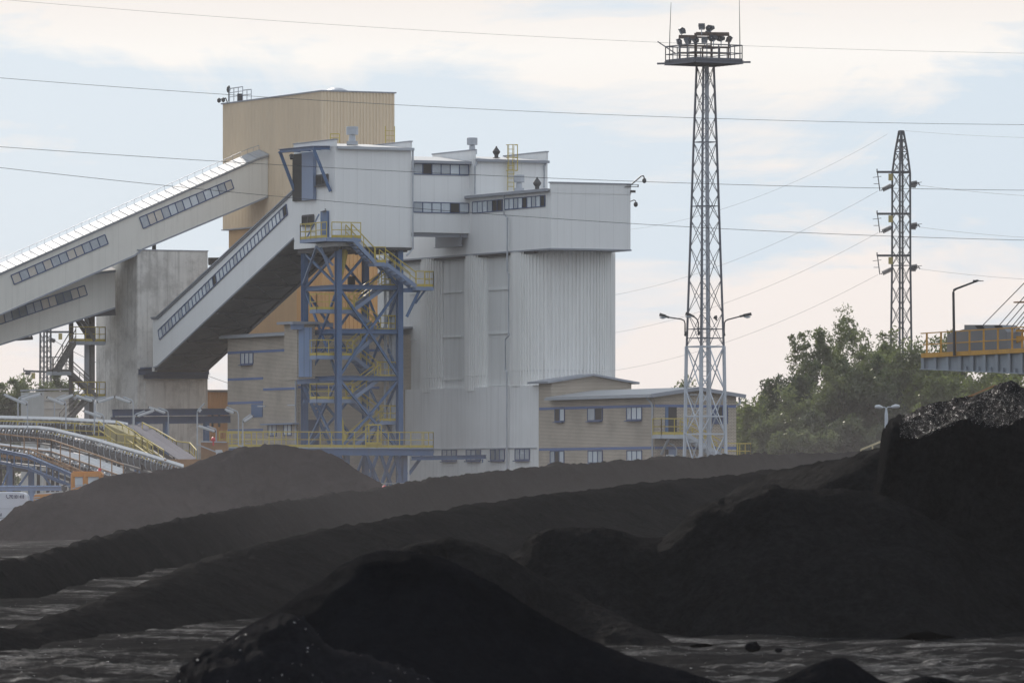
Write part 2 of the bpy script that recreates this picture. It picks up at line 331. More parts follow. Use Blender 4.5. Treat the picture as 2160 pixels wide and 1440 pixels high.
def landing(parent, o, a, b, mat_d, mat_r, edges, name='landing', h=1.1, th=.22):
    """deck from corner o with edge vectors a, b; edges: list of polylines in (s,t) corner coordinates that carry a railing"""
    o, a, b = map(Vector, (o, a, b)); mb = MB(); mb.para(o-UP*.06, a, b, UP*.06)
    for p, q in ((o, o+a), (o+a, o+a+b), (o+a+b, o+b), (o+b, o)): mb.bar(p-UP*th/2-UP*.06, q-UP*th/2-UP*.06, .08, th)
    s = mb.build(name, mat_d, parent); rb = MB()
    for e in edges: railing(rb, [o+a*x+b*y for x, y in e], h, .9)
    rb.build('handrail', mat_r, s); return s
def window4(parent, pl, q, n, frame, panes, dark=(), bar=.065, off=.0, name='window', sill=None, inset=.0, rowbar=False):
    """window band on plane pl; q = photo columns/rows of TL, TR, BR, BL; n panes; panes = list of materials; dark = indexes of panes drawn as dark panels for unlit interiors"""
    TL, TR, BR, BL = [pl.at(x, y, off) for x, y in q]; nn = pl.n
    mb = MB()
    def T(k): return TL.lerp(TR, k/n)
    def B(k): return BL.lerp(BR, k/n)
    for a, b in ((TL, TR), (BL, BR)): mb.bar(a+nn*.02, b+nn*.02, .06, bar, UP)
    for k in range(n+1): mb.bar(B(k)+nn*.02, T(k)+nn*.02, bar*.9, .06, nn)
    if rowbar: mb.bar(TL.lerp(BL, .5)+nn*.03, TR.lerp(BR, .5)+nn*.03, .08, bar*.6)
    if sill is not None: mb.bar(BL+nn*.12-UP*.08, BR+nn*.12-UP*.08, .2, .07)
    w = mb.build(name, frame, parent)
    prev = None; mb2 = None
    def flush():
        if mb2 is not None and mb2.f: mb2.build('dark_pane' if prev else 'pane', M_dark if prev else panes, w)
    for k in range(n):
        if (k in dark) != prev: flush(); mb2 = MB(); prev = k in dark
        mb2.cm = 0 if k in dark else rnd.randrange(len(panes))
        a, b, c, d = B(k), B(k+1), T(k+1), T(k); o2 = -nn*.005 if inset == 0 else -nn*inset
        mb2.add([a+nn*.012, b+nn*.012, c+nn*.012, d+nn*.012, a-nn*.012+o2, b-nn*.012+o2, c-nn*.012+o2, d-nn*.012+o2], [(0, 1, 2, 3), (7, 6, 5, 4), (0, 4, 5, 1), (1, 5, 6, 2), (2, 6, 7, 3), (3, 7, 4, 0)])
    flush(); return w
def rect(pl, x0, y0, x1, y1, xr=None):
    """photo rectangle whose top-left is (x0,y0) and bottom-right (x1,y1), squared up on the plane (level edges in space)"""
    a = pl.at(x0, y0); b = pl.at(x1, y1)
    def py(px, z):
        p = pl.at(px, HY); return HY-(z-CZ)*F/p.y
    return [(x0, y0), (x1, py(x1, a.z)), (x1, y1), (x0, py(x0, b.z))]
def lattice(mb, c, secs, rot, leg=.12, br=.06, ratio=1.0, horiz=(), faces=4, k_leg=True):
    """square lattice mast; secs = [(z, half_diagonal)] bottom to top"""
    c = Vector((c[0], c[1], 0))
    def corner(i, z, r): a = rot+i*math.pi/2; return c+Vector((math.cos(a)*r, math.sin(a)*r, z))
    for (z0, r0), (z1, r1) in zip(secs, secs[1:]):
        for i in range(4): mb.bar(corner(i, z0, r0), corner(i, z1, r1), leg, leg, Vector((math.cos(rot+i*math.pi/2+.785), math.sin(rot+i*math.pi/2+.785), 0)))
        z, k = z0, 0
        n = max(1, round((z1-z0)/((r0+r1)/2*1.414*ratio))); hs = (z1-z0)/n
        for k in range(n):
            za, zb = z0+k*hs, z0+(k+1)*hs; ra = r0+(r1-r0)*(za-z0)/(z1-z0); rb = r0+(r1-r0)*(zb-z0)/(z1-z0)
            for i in range(faces):
                mb.bar(corner(i, za, ra), corner(i+1, zb, rb), br, br*.6); mb.bar(corner(i+1, za, ra), corner(i, zb, rb), br, br*.6)
    for z, r in horiz:
        for i in range(4): mb.bar(corner(i, z, r), corner(i+1, z, r), br*1.3, br*1.3)
    return corner
# ================================================================== GROUND
def fbm(x, y, z, o=4): return mnoise.fractal(Vector((x, y, z)), 1.0, 2.0, o)
def make_ground():
    ys = [-400, -60, 0, 40, 62]+list(np.geomspace(66, 520, 560))+[560, 640, 800, 1200, 2500, 7000]
    us = [-160, -30, -8, -3, -1.6]+list(np.linspace(-1.15, 1.15, 330))+[1.6, 3, 8, 30, 160]
    vs = []
    for y in ys:
        w = max(abs(y), 60)*.0771; w = min(w, 60)
        for u in us:
            x = u*w; z = 0.0
            if 60 < y < 560 and abs(u) < 1.3:
                z = .14*fbm(x*.08, y*.05, 1.3, 3)+.06*fbm(x*.35, y*.14, 3.3, 4)+.02*fbm(x*1.4, y*.9, 6.1, 3)
                q = x*.93+y*.16+1.6*fbm(x*.05, y*.02, 9, 2)            # long wheel ruts curving across the yard
                z += .05*max(0, fbm(x*.1, y*.04, 20, 2)+.25)*(abs(((q/1.9) % 1.0)-.5)*4-1)
                if y < 150: z += (.03+.05*max(0, min(1, (112-y)/15)))*max(0, fbm(x*1.8, y*1.3, 2.2, 5)+.05)
                z = max(-.3, min(.35, z))
            vs.append((x, y, z))
    n = len(us); m = MB(); m.v = vs; m.f = [(i*n+j, i*n+j+1, (i+1)*n+j+1, (i+1)*n+j) for i in range(len(ys)-1) for j in range(n-1)]; m.m = [0]*len(m.f)
    tag(m.build('ground', M_ground, None, smooth=True, uv=False), kind='structure')
make_ground()

def catmull(pts, n):
    pts = [Vector(p) for p in pts]; k = len(pts)-1; out = []
    d = [0.0]
    for a, b in zip(pts, pts[1:]): d.append(d[-1]+max(.001, math.hypot((b.x/b.y-a.x/a.y)*F, (b.z-a.z)*F/a.y*1.0)))
    for i in range(n):
        s = d[-1]*i/(n-1); j = 0
        while j < k-1 and d[j+1] < s: j += 1
        t = (s-d[j])/(d[j+1]-d[j]); p0, p1, p2, p3 = pts[max(j-1, 0)], pts[j], pts[j+1], pts[min(j+2, k)]
        c = .5*((2*p1)+(p2-p0)*t+(2*p0-5*p1+4*p2-p3)*t*t+(3*p1-p0-3*p2+p3)*t*t*t)
        out.append(c.lerp(p1.lerp(p2, t), .35))
    return out
def grid_obj(name, rows, m, label, amp, fr, seed, lump=0.0, group=None):
    """rows: list of equally long point lists (back to front); adds fractal roughness"""
    nu = len(rows[0]); vs = []
    for r in rows:
        for p in r:
            k = amp*fbm(p.x*fr, p.y*fr, p.z*fr*1.5+seed, 5)
            if lump: k += lump*max(0, fbm(p.x*fr*5, p.y*fr*5, p.z*fr*5+seed, 2)-.08)
            q = amp*.5*fbm(p.y*fr*1.3, p.x*fr*1.3, seed+7, 3)
            vs.append((p.x+q, p.y+q, p.z+(k if p.z > .02 else k*.3)))
    b = MB(); b.v = vs; b.f = [((i+1)*nu+j, (i+1)*nu+j+1, i*nu+j+1, i*nu+j) for i in range(len(rows)-1) for j in range(nu-1)]; b.m = [1 if i >= 59 or j < 26 else 0 for i in range(len(rows)-1) for j in range(nu-1)]
    return tag(b.build(name, m, None, smooth=True, uv=False), label, 'coal pile', group)
def ridge_pile(name, ctrl, m, label, tf=.68, tb=.68, rr=.5, nu=300, nv=70, amp=.12, fr=.5, seed=0, lump=0.0, lean=0.0):
    rg = catmull([P(*c) for c in ctrl], nu); rows = []
    tg = []
    for i in range(nu):
        d = rg[min(i+nu//10, nu-1)]-rg[max(i-nu//10, 0)]; d.z = 0; d.normalize(); tg.append(Vector((d.y, -d.x, 0)))   # to the camera side
    for j in range(nv):
        t = 1-2*j/(nv-1); row = []
        for p, fr_ in zip(rg, tg):
            zt = max(p.z, .02); tan = tb if t > 0 else tf
            D = (zt+.35)/tan+rr; s = abs(t)**1.25
            d = D*s; z = zt-(math.sqrt(d*d+rr*rr)-rr)*tan
            # a few shallow rills and slumps down the flank
            z += .16*zt*min(1, d)*fbm(p.x*.35+p.y*.1, seed+2.0, d*.25, 3)+.05*min(zt, 2)*min(1, d)*fbm(p.x*1.5+p.y*.4+d*.3, seed+4.0, d*.18, 3)
            sg_ = -d if t > 0 else d; row.append(Vector((p.x+fr_.x*sg_, p.y+fr_.y*sg_, max(z, -.35))))
        rows.append(row)
    return grid_obj(name, rows, m, label, amp, fr, seed, lump)
CP = 'coal_pile'
ridge_pile(CP, [(-220, 1190, 385), (-80, 1145, 385), (0, 1099, 385), (49, 1066, 385), (89, 1051, 385), (124, 1036, 385), (178, 1025, 385), (222, 1008, 385), (289, 996, 386), (378, 988, 388), (433, 969, 389), (480, 955, 390), (540, 944, 390), (570, 942, 390), (600, 940, 390), (640, 946, 390), (672, 946, 390), (703, 957, 389), (740, 984, 388), (778, 1009, 387), (805, 1026, 386), (850, 1058, 385), (930, 1110, 384)], M_coald,
           'tall hazy brown black coal heap in front of the blue steel stair tower', nu=420, nv=80, amp=.18, fr=.35, seed=1, lump=.14, rr=.8)
ridge_pile(CP, [(-260, 1275, 140), (-100, 1222, 152), (0, 1190, 165), (130, 1161, 190), (270, 1121, 228), (400, 1092, 272), (480, 1077, 298), (560, 1063, 318), (720, 1040, 340), (800, 1031, 348), (900, 1010, 355), (1000, 999, 365), (1080, 990, 375), (1250, 977, 388), (1400, 966, 400), (1620, 957, 410), (1850, 953, 420), (2000, 950, 425), (2300, 945, 430)], M_coal,
           'long dark coal windrow rising from the left edge to the foot of the office', nu=900, nv=70, amp=.13, fr=.45, seed=5, lump=.13, rr=.3, tf=1.1)
ridge_pile(CP, [(-260, 1350, 104), (-80, 1326, 108), (0, 1330, 112), (80, 1312, 114), (160, 1292, 118), (230, 1266, 124), (300, 1240, 130), (400, 1201, 142), (500, 1165, 155), (620, 1133, 170), (700, 1116, 180), (800, 1100, 190), (900, 1083, 200), (1000, 1068, 210), (1100, 1052, 220), (1250, 1033, 236), (1400, 1016, 252), (1560, 1001, 264), (1700, 988, 276), (1900, 975, 290)], M_coal,
           'low dark coal bank in front of the long windrow, running up behind the middle heaps', nu=700, nv=80, amp=.08, fr=.5, seed=9, lump=.08, rr=.5, tf=.45)
ridge_pile(CP, [(560, 1340, 110), (700, 1262, 110), (800, 1190, 111), (848, 1158, 112), (880, 1145, 112), (920, 1134, 112), (960, 1135, 112), (1010, 1147, 112), (1045, 1162, 112), (1100, 1192, 112), (1200, 1248, 112), (1300, 1305, 111), (1390, 1348, 110), (1480, 1372, 109)], M_coal,
           'rounded grey black coal mound right behind the darkest foreground heap', nu=300, amp=.05, fr=1.0, seed=14, lump=.03, tf=.62)
ridge_pile(CP, [(930, 1240, 124), (1040, 1188, 124), (1090, 1162, 124), (1110, 1140, 124), (1132, 1126, 124), (1200, 1113, 124), (1250, 1112, 124), (1300, 1116, 124), (1345, 1131, 124), (1385, 1136, 124), (1410, 1124, 124), (1436, 1100, 124), (1460, 1075, 124), (1500, 1058, 124), (1545, 1042, 124), (1600, 1026, 124), (1625, 1020, 124), (1655, 1030, 124), (1700, 1033, 124), (1780, 1030, 124), (1850, 1045, 124.2), (1930, 1080, 124.5), (2020, 1130, 124.8), (2150, 1200, 125), (2300, 1290, 125.5)], M_coal,
           'broad dark coal slope in the middle right, below the tall right heap', nu=460, nv=110, amp=.06, fr=.8, seed=21, lump=.05, rr=.45, tf=.66)
ridge_pile(CP, [(1590, 1090, 150), (1645, 1048, 149), (1668, 1018, 148), (1690, 998, 147), (1730, 985, 146), (1765, 976, 145), (1800, 969, 144), (1850, 957, 143), (1900, 942, 142), (2000, 930, 142), (2200, 930, 142)], M_coal,
           'rough lumpy coal shelf left of the tall right heap', nu=260, amp=.06, fr=1.6, seed=28, lump=.07, tf=.6)
ridge_pile(CP, [(200, 1560, 74), (330, 1455, 74), (430, 1385, 74), (520, 1322, 74), (580, 1288, 74), (650, 1241, 74), (690, 1213, 74), (720, 1193, 74), (760, 1176, 74), (800, 1167, 74), (835, 1163, 74), (880, 1164, 74), (930, 1175, 74), (1000, 1208, 74), (1050, 1238, 74), (1100, 1271, 74), (1150, 1303, 74), (1200, 1328, 74), (1280, 1362, 74), (1360, 1394, 74), (1420, 1412, 74), (1470, 1425, 74), (1560, 1447, 74), (1700, 1500, 74)], M_coalb,
           'near black coal heap with a smooth rounded top in the foreground centre', nu=420, nv=90, amp=.035, fr=1.6, seed=33, lump=.02, rr=.45, tf=.66)
ridge_pile(CP, [(180, 1560, 70), (330, 1450, 70.5), (400, 1400, 70.5), (480, 1348, 70.5), (560, 1305, 70.5), (610, 1296, 70.5), (650, 1318, 70.5), (700, 1366, 70.5), (760, 1382, 70.5), (830, 1400, 70.5), (900, 1434, 70.5), (1000, 1500, 70.5)], M_spill,
           'small lumpy blue grey coal spill at the bottom left of the foreground heap', nu=300, nv=60, amp=.05, fr=2.2, seed=39, lump=.05, rr=.25, tf=.6)
ridge_pile(CP, [(1560, 1470, 80), (1650, 1432, 80), (1695, 1410, 80), (1730, 1396, 80), (1760, 1388, 80), (1785, 1389, 80), (1810, 1403, 80), (1850, 1430, 80), (1900, 1450, 80), (1960, 1470, 80)], M_coalb,
           'little dark coal heap at the bottom edge right of centre', nu=160, nv=50, amp=.03, fr=3, seed=44, rr=.15)
ridge_pile(CP, [(1850, 1470, 78), (1900, 1440, 78), (1950, 1426, 78), (1990, 1428, 78), (2030, 1440, 78), (2100, 1446, 78), (2240, 1470, 78)], M_coalb,
           'flat dark coal heap at the bottom right corner of the yard', nu=160, nv=50, amp=.03, fr=3, seed=47, rr=.15)
# the tall right-hand heap: lumpy sloping top, sharp lip, steep shaded cut face
def cut_pile():
    cols = [ # px, back ridge y, lip y, lip Y
        (1858, 930, 952, 127.4), (1868, 905, 925, 127.2), (1877, 887, 899, 127.0), (1900, 878, 909, 127), (1930, 866, 918, 126.8), (1958, 852, 915, 126.6), (1990, 848, 902, 126.4), (2025, 838, 885, 126.2), (2045, 837, 884, 126), (2065, 828, 896, 126), (2090, 818, 897, 126), (2115, 807, 894, 126), (2140, 806, 885, 126), (2165, 818, 874, 126), (2230, 815, 868, 126), (2330, 830, 870, 126), (2450, 880, 920, 126), (2560, 990, 1020, 126), (2650, 1110, 1130, 126)]
    nu = 330
    back = catmull([P(c[0], c[1], 134.5) for c in cols], nu); lip = catmull([P(c[0], c[2], c[3]) for c in cols], nu)
    rows = []
    def rowz(f): rows.append([f(i) for i in range(nu)])
    for k in range(14):   # rear flank
        s = 1-k/13
        rowz(lambda i, s=s: Vector((back[i].x+s*s*1.0, back[i].y+s*back[i].z*1.5, back[i].z*(1-s)-.3*s)))
    for k in range(1, 46):
        s = k/45
        rowz(lambda i, s=s: back[i].lerp(lip[i], s)-UP*.22*math.sin(s*math.pi)*min(1, (back[i].z-lip[i].z)*1.2))
    for k in range(1, 60):  # cut face: steep at the top, easing to a talus
        s = k/59
        def ff(i, s=s):
            p = lip[i]; z = p.z*(1-s)-.3*s
            dy = .10+(p.z-z)*.18+max(0, (p.z-1.7)-z)*.42
            left = max(0, 1-(i/nu)*6); return Vector((p.x-left*(p.z-z)*.42*(.35+.65*s), p.y-dy*1.0, z))
        rowz(ff)
    # distinct left end: drop the first columns
    for r in rows:
        r[0] = Vector((r[0].x-.4, r[0].y+.5, min(r[0].z, .1)-.3)); r[1] = r[1].lerp(r[0], .3)
    o = grid_obj(CP, rows, [M_coalg, M_coal], 'tall black coal heap with glinting lumpy top and steep cut face at the right edge', .11, 1.0, 51, .10); return o
cut_pile()
# loose lumps lying on the yard
def lump(px, py, wpx, label, Y=None):
    Y = Y or CZ*F/(py+4-HY); r = wpx*Y/F/2; mb = MB(); vs = []; nn = 12; c = P(px, py, Y); c.z = 0
    for i in range(8):
        for j in range(nn):
            a = math.pi*i/7; b = 2*math.pi*j/nn; p = Vector((math.sin(a)*math.cos(b)*r, math.sin(a)*math.sin(b)*r, math.cos(a)*r*.62))
            vs.append(c+p*(1+.35*fbm(p.x*2/r+px, p.y*2/r, p.z*2/r, 3))+UP*r*.35)
    mb.add(vs, [(i*nn+j, (i+1)*nn+j, (i+1)*nn+(j+1) % nn, i*nn+(j+1) % nn) for i in range(7) for j in range(nn)])
    tag(mb.build('coal_lump', M_coalb, uv=False), label, 'coal lump', 'loose coal lumps on the yard')
for a in ((1588, 1366, 34, 'larger dark coal lump lying on the bright wet ground right of centre'), (1642, 1369, 16, 'smaller coal lump just right of the larger one on the bright ground')): lump(*a)

# ================================================================== TRANSFER TOWER
T0 = P(707, HY, 480); TR = Plane(o=T0, t=BV); TL = Plane(o=T0, t=DV)
def solve_len(pl, px): return abs(pl.u(px))
wT = solve_len(TR, 868); dT = solve_len(TL, 620)
zT0 = zc(519, 480); zT1 = zc(309, 480); zTp = zc(295, 480)
def at0(o): return (o.x, o.y, 0)
tw = thing('transfer_tower', 'white clad box tower on blue steel legs with a yellow railed zigzag stair', 'tower', at0(T0))
def w3(o, b, d, z): return Vector((o.x, o.y, 0))+BV*b+DV*d+UP*z
def blockm(o, b0, b1, d0, d1, z0, z1, mb=None):
    mb = mb or MB(); return mb.para(w3(o, b0, d0, z0), BV*(b1-b0), DV*(d1-d0), UP*(z1-z0))
blockm(T0, 0, wT, 0, dT, zT0, zT1).build('wall', M_white, tw)
mb = MB()
for b0, b1 in ((-.03, .14), (wT-.14, wT+.03)):   # end parapets, higher than the eave
    mb.prism([w3(T0, b0, -.03, zT1-.02), w3(T0, b0, -.03, zTp), w3(T0, b0, dT, zTp), w3(T0, b0, dT, zT1-.02)], BV*(b1-b0))
blockm(T0, .14, wT-.14, dT-.14, dT, zT1, zTp, mb); mb.build('parapet', M_white, tw)
mb = MB()
for b0, b1 in ((-.08, .2), (wT-.2, wT+.08)): blockm(T0, b0, b1, -.08, dT+.05, zTp, zTp+.07, mb)
mb.build('coping', M_groof, tw)
MB().prism([w3(T0, .14, -.25, zT1+.02), w3(T0, .14, dT-.14, zT1+.62), w3(T0, .14, dT-.14, zT1+.55), w3(T0, .14, -.25, zT1-.06)], BV*(wT-.28)).build('roof', M_roof, tw)
mb = MB(); mb.bar(w3(T0, .1, -.2, zT1-.08), w3(T0, wT+.1, -.2, zT1-.08), .2, .2)
x = wT+.05; mb.tube([w3(T0, x, -.12, zT1-.1), w3(T0, x, -.12, zT1-1.0), w3(T0, x, -.12, zT0-.1), w3(T0, x-.5, -.12, zT0-.6)], .07); mb.build('gutter', M_galv, tw)
mb = MB(); mb.bar(w3(T0, .5, -.0, zT0-.12), w3(T0, wT, 0, zT0-.12), .2, .2)
for k in range(7): mb.bar(w3(T0, .3+k*(wT-.6)/6, .2, zT0-.18), w3(T0, .3+k*(wT-.6)/6, dT-.2, zT0-.18), .14, .3)
mb.build('floor_beam', M_dsteel, tw)
# windows, hoist hatch and door in the left face
window4(tw, TL, rect(TL, 668, 371, 692, 389), 2, M_dsteel, [M_paneg], dark=(0, 1), bar=.14, off=.03, sill=1)
window4(tw, TL, rect(TL, 638, 456, 662, 473), 2, M_dsteel, [M_paneg], dark=(0, 1), bar=.14, off=.03, sill=1)
def slabq(pl, q, th, off=0.0, mb=None):
    mb = mb or MB(); pts = [pl.at(x, y, off) for x, y in q]; return mb.prism(pts, pl.n*th)
h = MB(); slabq(TL, rect(TL, 621, 326, 643, 423), .16, 0, h); hh = h.build('hoist_hatch', M_dark, tw)
slabq(TL, rect(TL, 643, 323, 667, 421), .25, .02).build('hatch_door', M_lblue, tw)
# hoist jib: beam pair out of the wall with two raking struts
mb = MB(); A = TL.at(620, 318, 0); J = Plane(o=T0-BV*1.15, t=DV)
a1 = J.at(589, 319); a2 = J.at(620, 311) ; a3 = TL.at(662, 312, .1); a4 = TR.at(695, 312, .1)
pA = J.at(590, 319); pB = J.at(662, 312); mb.hbeam(pA, pB, .3, .28); pC = TL.at(696, 312, .15)
mb.hbeam(pB, pC, .3, .28); mb.bar(pA, TL.at(621, 402, .1), .22, .22); mb.bar(pB-UP*.1, TL.at(697, 404, .1), .22, .22)
for k in (.2, .5, .8): q = pA.lerp(pB, k); mb.bar(q, q+BV*1.1, .12, .2)
mb.build('hoist_frame', M_blue, tw)
MB().tube([J.at(614, 327), J.at(616, 335)], .15, 8).build('hoist_trolley', M_dsteel, tw)
slabq(TL, rect(TL, 679, 446, 694, 500), .12, .02).build('door', M_blue, tw)
d = MB(); pp = TL.at(686, 447, .1); d.lathe(pp+UP*.0, [(.02, .12), (.3, .05), (.34, 0)], 10); d.bar(pp, pp+UP*.25, .06); d.build('door_lamp', M_dsteel, tw)
mb = MB(); mb.tube([TL.at(648, 500, 1.25), TL.at(673, 452, .9)], .06); mb.build('raking_pole', M_lblue, tw)
# legs and bracing
zg = -.2; legs = [(.45, .45), (wT-.75, .45), (.45, dT-.9), (wT-.75, dT-.9)]
for i, (b, dd) in enumerate(legs):
    m = MB(); m.hbeam(w3(T0, b, dd, zg), w3(T0, b, dd, zT0-.2), .40, .44, DV, .05); m.build('leg', M_blue, tw)
def z480(y): return zc(y, 481)
lv = [z480(605), z480(698), z480(797), z480(950)]
mbd = MB()
def lp(i, z): b, dd = legs[i]; return w3(T0, b, dd, z)
for z in lv:
    mbx = MB()
    for i, j in ((0, 1), (0, 2), (1, 3), (2, 3)): mbx.hbeam(lp(i, z), lp(j, z), .26, .32)
    mbx.build('cross_beam', M_blue, tw)
def brace(p, q, w=.2): mbd.bar(p, q, w*.8, w, DV)
for (i, j) in ((0, 1), (2, 3)):
    for za, zm, zb in ((lv[0], lv[1], lv[2]), (lv[2], z480(876), lv[3])):
        mid = (lp(i, zm)+lp(j, zm))/2
        for z in (za, zb):
            for k in (i, j): brace(lp(k, z), mid)
    mid = (lp(i, zT0)+lp(j, zT0))/2; brace(lp(i, lv[0]), lp(i, zT0).lerp(lp(j, zT0), .55)); brace(lp(j, lv[0]), lp(i, zT0).lerp(lp(j, zT0), .45))
    brace(lp(i, lv[3]), mid-UP*(zT0)); brace(lp(j, lv[3]), mid-UP*(zT0))
for (i, j) in ((0, 2), (1, 3)):
    for za, zb in ((lv[0], zT0-.3), (lv[2], lv[0]), (lv[3], lv[2])):
        brace(lp(i, za), lp(j, zb), .17); brace(lp(j, za), lp(i, zb), .17)
    brace(lp(i, 0), lp(j, lv[3]), .17)
mbd.build('brace', M_blue, tw)
# light blue struts under the top platform
mb = MB(); ms = TL
for (x0, y0, x1, y1) in ((668, 520, 640, 598), (668, 520, 703, 560), (676, 522, 702, 585)): mb.bar(TL.at(x0, y0, .8), TL.at(x1, y1, -.2), .16, .16)
mb.build('platform_strut', M_lblue, tw)
# top platform: along the left face and round the near corner
zp = zc(500, 478); oc = w3(T0, -1.25, -1.25, zp)
landing(tw, oc, BV*1.25, DV*4.6, M_lblue, M_yel, [[(0, 0), (0, 1)], [(0, 1), (1, 1)]])
eL = TR.u(745)
landing(tw, w3(T0, 0.02, -1.25, zp-.004), BV*(eL), DV*1.2, M_lblue, M_yel, [[(-.6, 0), (1, 0)]])
OT = Plane(o=T0-DV*1.25, t=BV); IT = Plane(o=T0+DV*.75, t=BV); wv = DV*1.05
def flight(pl, a, b, rails=(0, 1), w=wv, mr=None): return stairs(tw, pl.at(*a), pl.at(*b), w, M_lblue, mr or M_yel, rails=rails)
flight(OT, (742, 502), (792, 554)); 
l1 = OT.at(790, 553); landing(tw, l1, BV*(OT.at(813, 553)-l1).length, DV*1.1, M_lblue, M_yel, [[(0, 0), (1, 0)]])
flight(OT, (813, 555), (878, 604))
l2 = OT.at(877, 604); landing(tw, l2, BV*(OT.at(914, 604)-l2).length, DV*1.4, M_lblue, M_yel, [[(0, 0), (1, 0), (1, 1)]])
mb = MB(); mb.bar(OT.at(885, 612, -.3), OT.at(858, 668, -.9), .16, .2); mb.bar(OT.at(852, 612, -.6), OT.at(882, 612, -.6), .2, .3); mb.bar(OT.at(898, 610, -.5), OT.at(876, 640, -.7), .12, .14); mb.build('landing_bracket', M_blue, tw)
# inner zigzag
for (ly, xl, xr) in ((652, 668, 748), (749, 668, 744), (841, 668, 744)):
    a = IT.at(xl, ly); b = IT.at(xr, ly); landing(tw, a, b-a-UP*(b.z-a.z), DV*1.15, M_lblue, M_yel, [[(0, 1), (0, 0), (1, 0)]])
for (ly, xl, xr) in ((604, 806, 842), (697, 797, 845), (795, 797, 845), (887, 803, 846)):
    a = IT.at(xl, ly); b = IT.at(xr, ly); landing(tw, a+DV*.1, b-a-UP*(b.z-a.z), DV*2.3, M_lblue, M_yel, [[(0, 0), (1, 0), (1, 1)]])
for a, b, inn in (((812, 606), (746, 654), 0), ((748, 656), (803, 699), 1), ((803, 699), (744, 751), 0), ((744, 751), (803, 797), 1), ((803, 797), (742, 843), 0), ((744, 843), (805, 889), 1), ((808, 889), (745, 943), 0)):
    pl = IT.shift(-1.25) if inn else IT
    flight(pl, a, b, rails=(0, 1))
# caged service ladder and pipes on the right
def ladder(parent, a, b, wvec, mt, cage=None, name='ladder', rung=.3, r=.03):
    mb = MB(); a, b = Vector(a), Vector(b)
    for o in (Vector((0, 0, 0)), wvec): mb.bar(a+o, b+o, r*2)
    n = int((b-a).length/rung)
    for k in range(1, n): p = a.lerp(b, k/n); mb.bar(p, p+wvec, r*1.3)
    if cage:
        nv, z0 = cage; m = int((b.z-z0)/.9)
        c0 = a+wvec*.5
        ring = [(-.38, 0), (-.36, .4), (-.2, .68), (.2, .68), (.36, .4), (.38, 0)]; wn = wvec.normalized()
        for k in range(m+1):
            z = z0+(b.z-z0)*k/max(m, 1); q = [Vector((c0.x, c0.y, z))+wn*s+nv*t for s, t in ring]
            for u, v in zip(q, q[1:]): mb.bar(u, v, r*1.6)
        for s, t in ring[1:5]: q = Vector((c0.x, c0.y, 0))+wn*s+nv*t; mb.bar(q+UP*z0, q+UP*b.z, r*1.5)
    return mb.build(name, mt, parent)
ladder(tw, IT.at(816, 815, -1.0), IT.at(816, 530, -1.0), BV*1.1, M_galv, rung=.45)
mb = MB()
for x in (812, 822, 829, 836, 843): mb.tube([IT.at(x, 945, -1.6), IT.at(x, 524, -1.6)], .08 if x != 829 else .2)
mb.build('cable_riser', M_galv, tw)
# yellow discharge chutes
mb = MB(); ch = IT
def chute(mb, pl, secs):
    rings = []
    for x, y, w in secs: c = pl.at(x, y); r = w*.5*481/F; rings.append([c+BV*r*math.cos(a)+DV*r*math.sin(a) for a in np.linspace(0, 2*math.pi, 11)[:-1]])
    k = len(rings); mb.add([v for g in rings for v in g], [(i*10+j, i*10+(j+1) % 10, (i+1)*10+(j+1) % 10, (i+1)*10+j) for i in range(k-1) for j in range(10)]+[tuple(range(10)), tuple((k-1)*10+j for j in range(10))])
chute(mb, IT, [(714, 850, 3), (716, 870, 7), (720, 890, 10), (721, 914, 12), (724, 916, 14), (728, 945, 16), (729, 958, 16), (733, 975, 8)]); mb.build('discharge_chute', M_yel, tw)
mb = MB(); chute(mb, IT, [(727, 520, 18), (724, 545, 16), (720, 570, 13), (715, 590, 12), (712, 640, 10)]); mb.build('discharge_chute', M_yel, tw)
mb = MB(); slabq(IT.shift(-4), [(733, 583), (747, 583), (747, 608), (733, 608)], .2, 0, mb); mb.build('hopper_box', M_dark, tw)
# roof ventilator and yellow hatch ladder top
def roof_vent(parent, c, s=1.0, conical=False):
    mb = MB()
    if conical: mb.lathe(c, [(.5*s, 0), (.5*s, .08*s), (.28*s, .12*s), (.28*s, .45*s), (.5*s, .75*s), (.55*s, .95*s), (.12*s, 1.55*s), (.1*s, 1.7*s)], 12); m = M_dsteel
    else: mb.box(c.x-.42*s, c.x+.42*s, c.y-.42*s, c.y+.42*s, c.z, c.z+.28*s); mb.lathe(c, [(.28*s, .28*s), (.24*s, .75*s)], 14); mb.lathe(c, [(.44*s, .78*s), (.46*s, .8*s), (.46*s, 1.38*s), (.44*s, 1.4*s)], 16); m = M_galv
    return mb.build('roof_vent', m, parent)
roof_vent(tw, TR.at(743, 306, -2.0), .95)
ladder(tw, TR.at(813, 306, -dT+.5), TR.at(813, 266, -dT+.5), BV*.75, M_yel, name='roof_ladder')
mb = MB(); railing(mb, [TR.at(697, 300, -dT+.5), TR.at(716, 300, -dT+.5)], .6, .5, toe=False); mb.build('roof_rail', M_yel, tw)

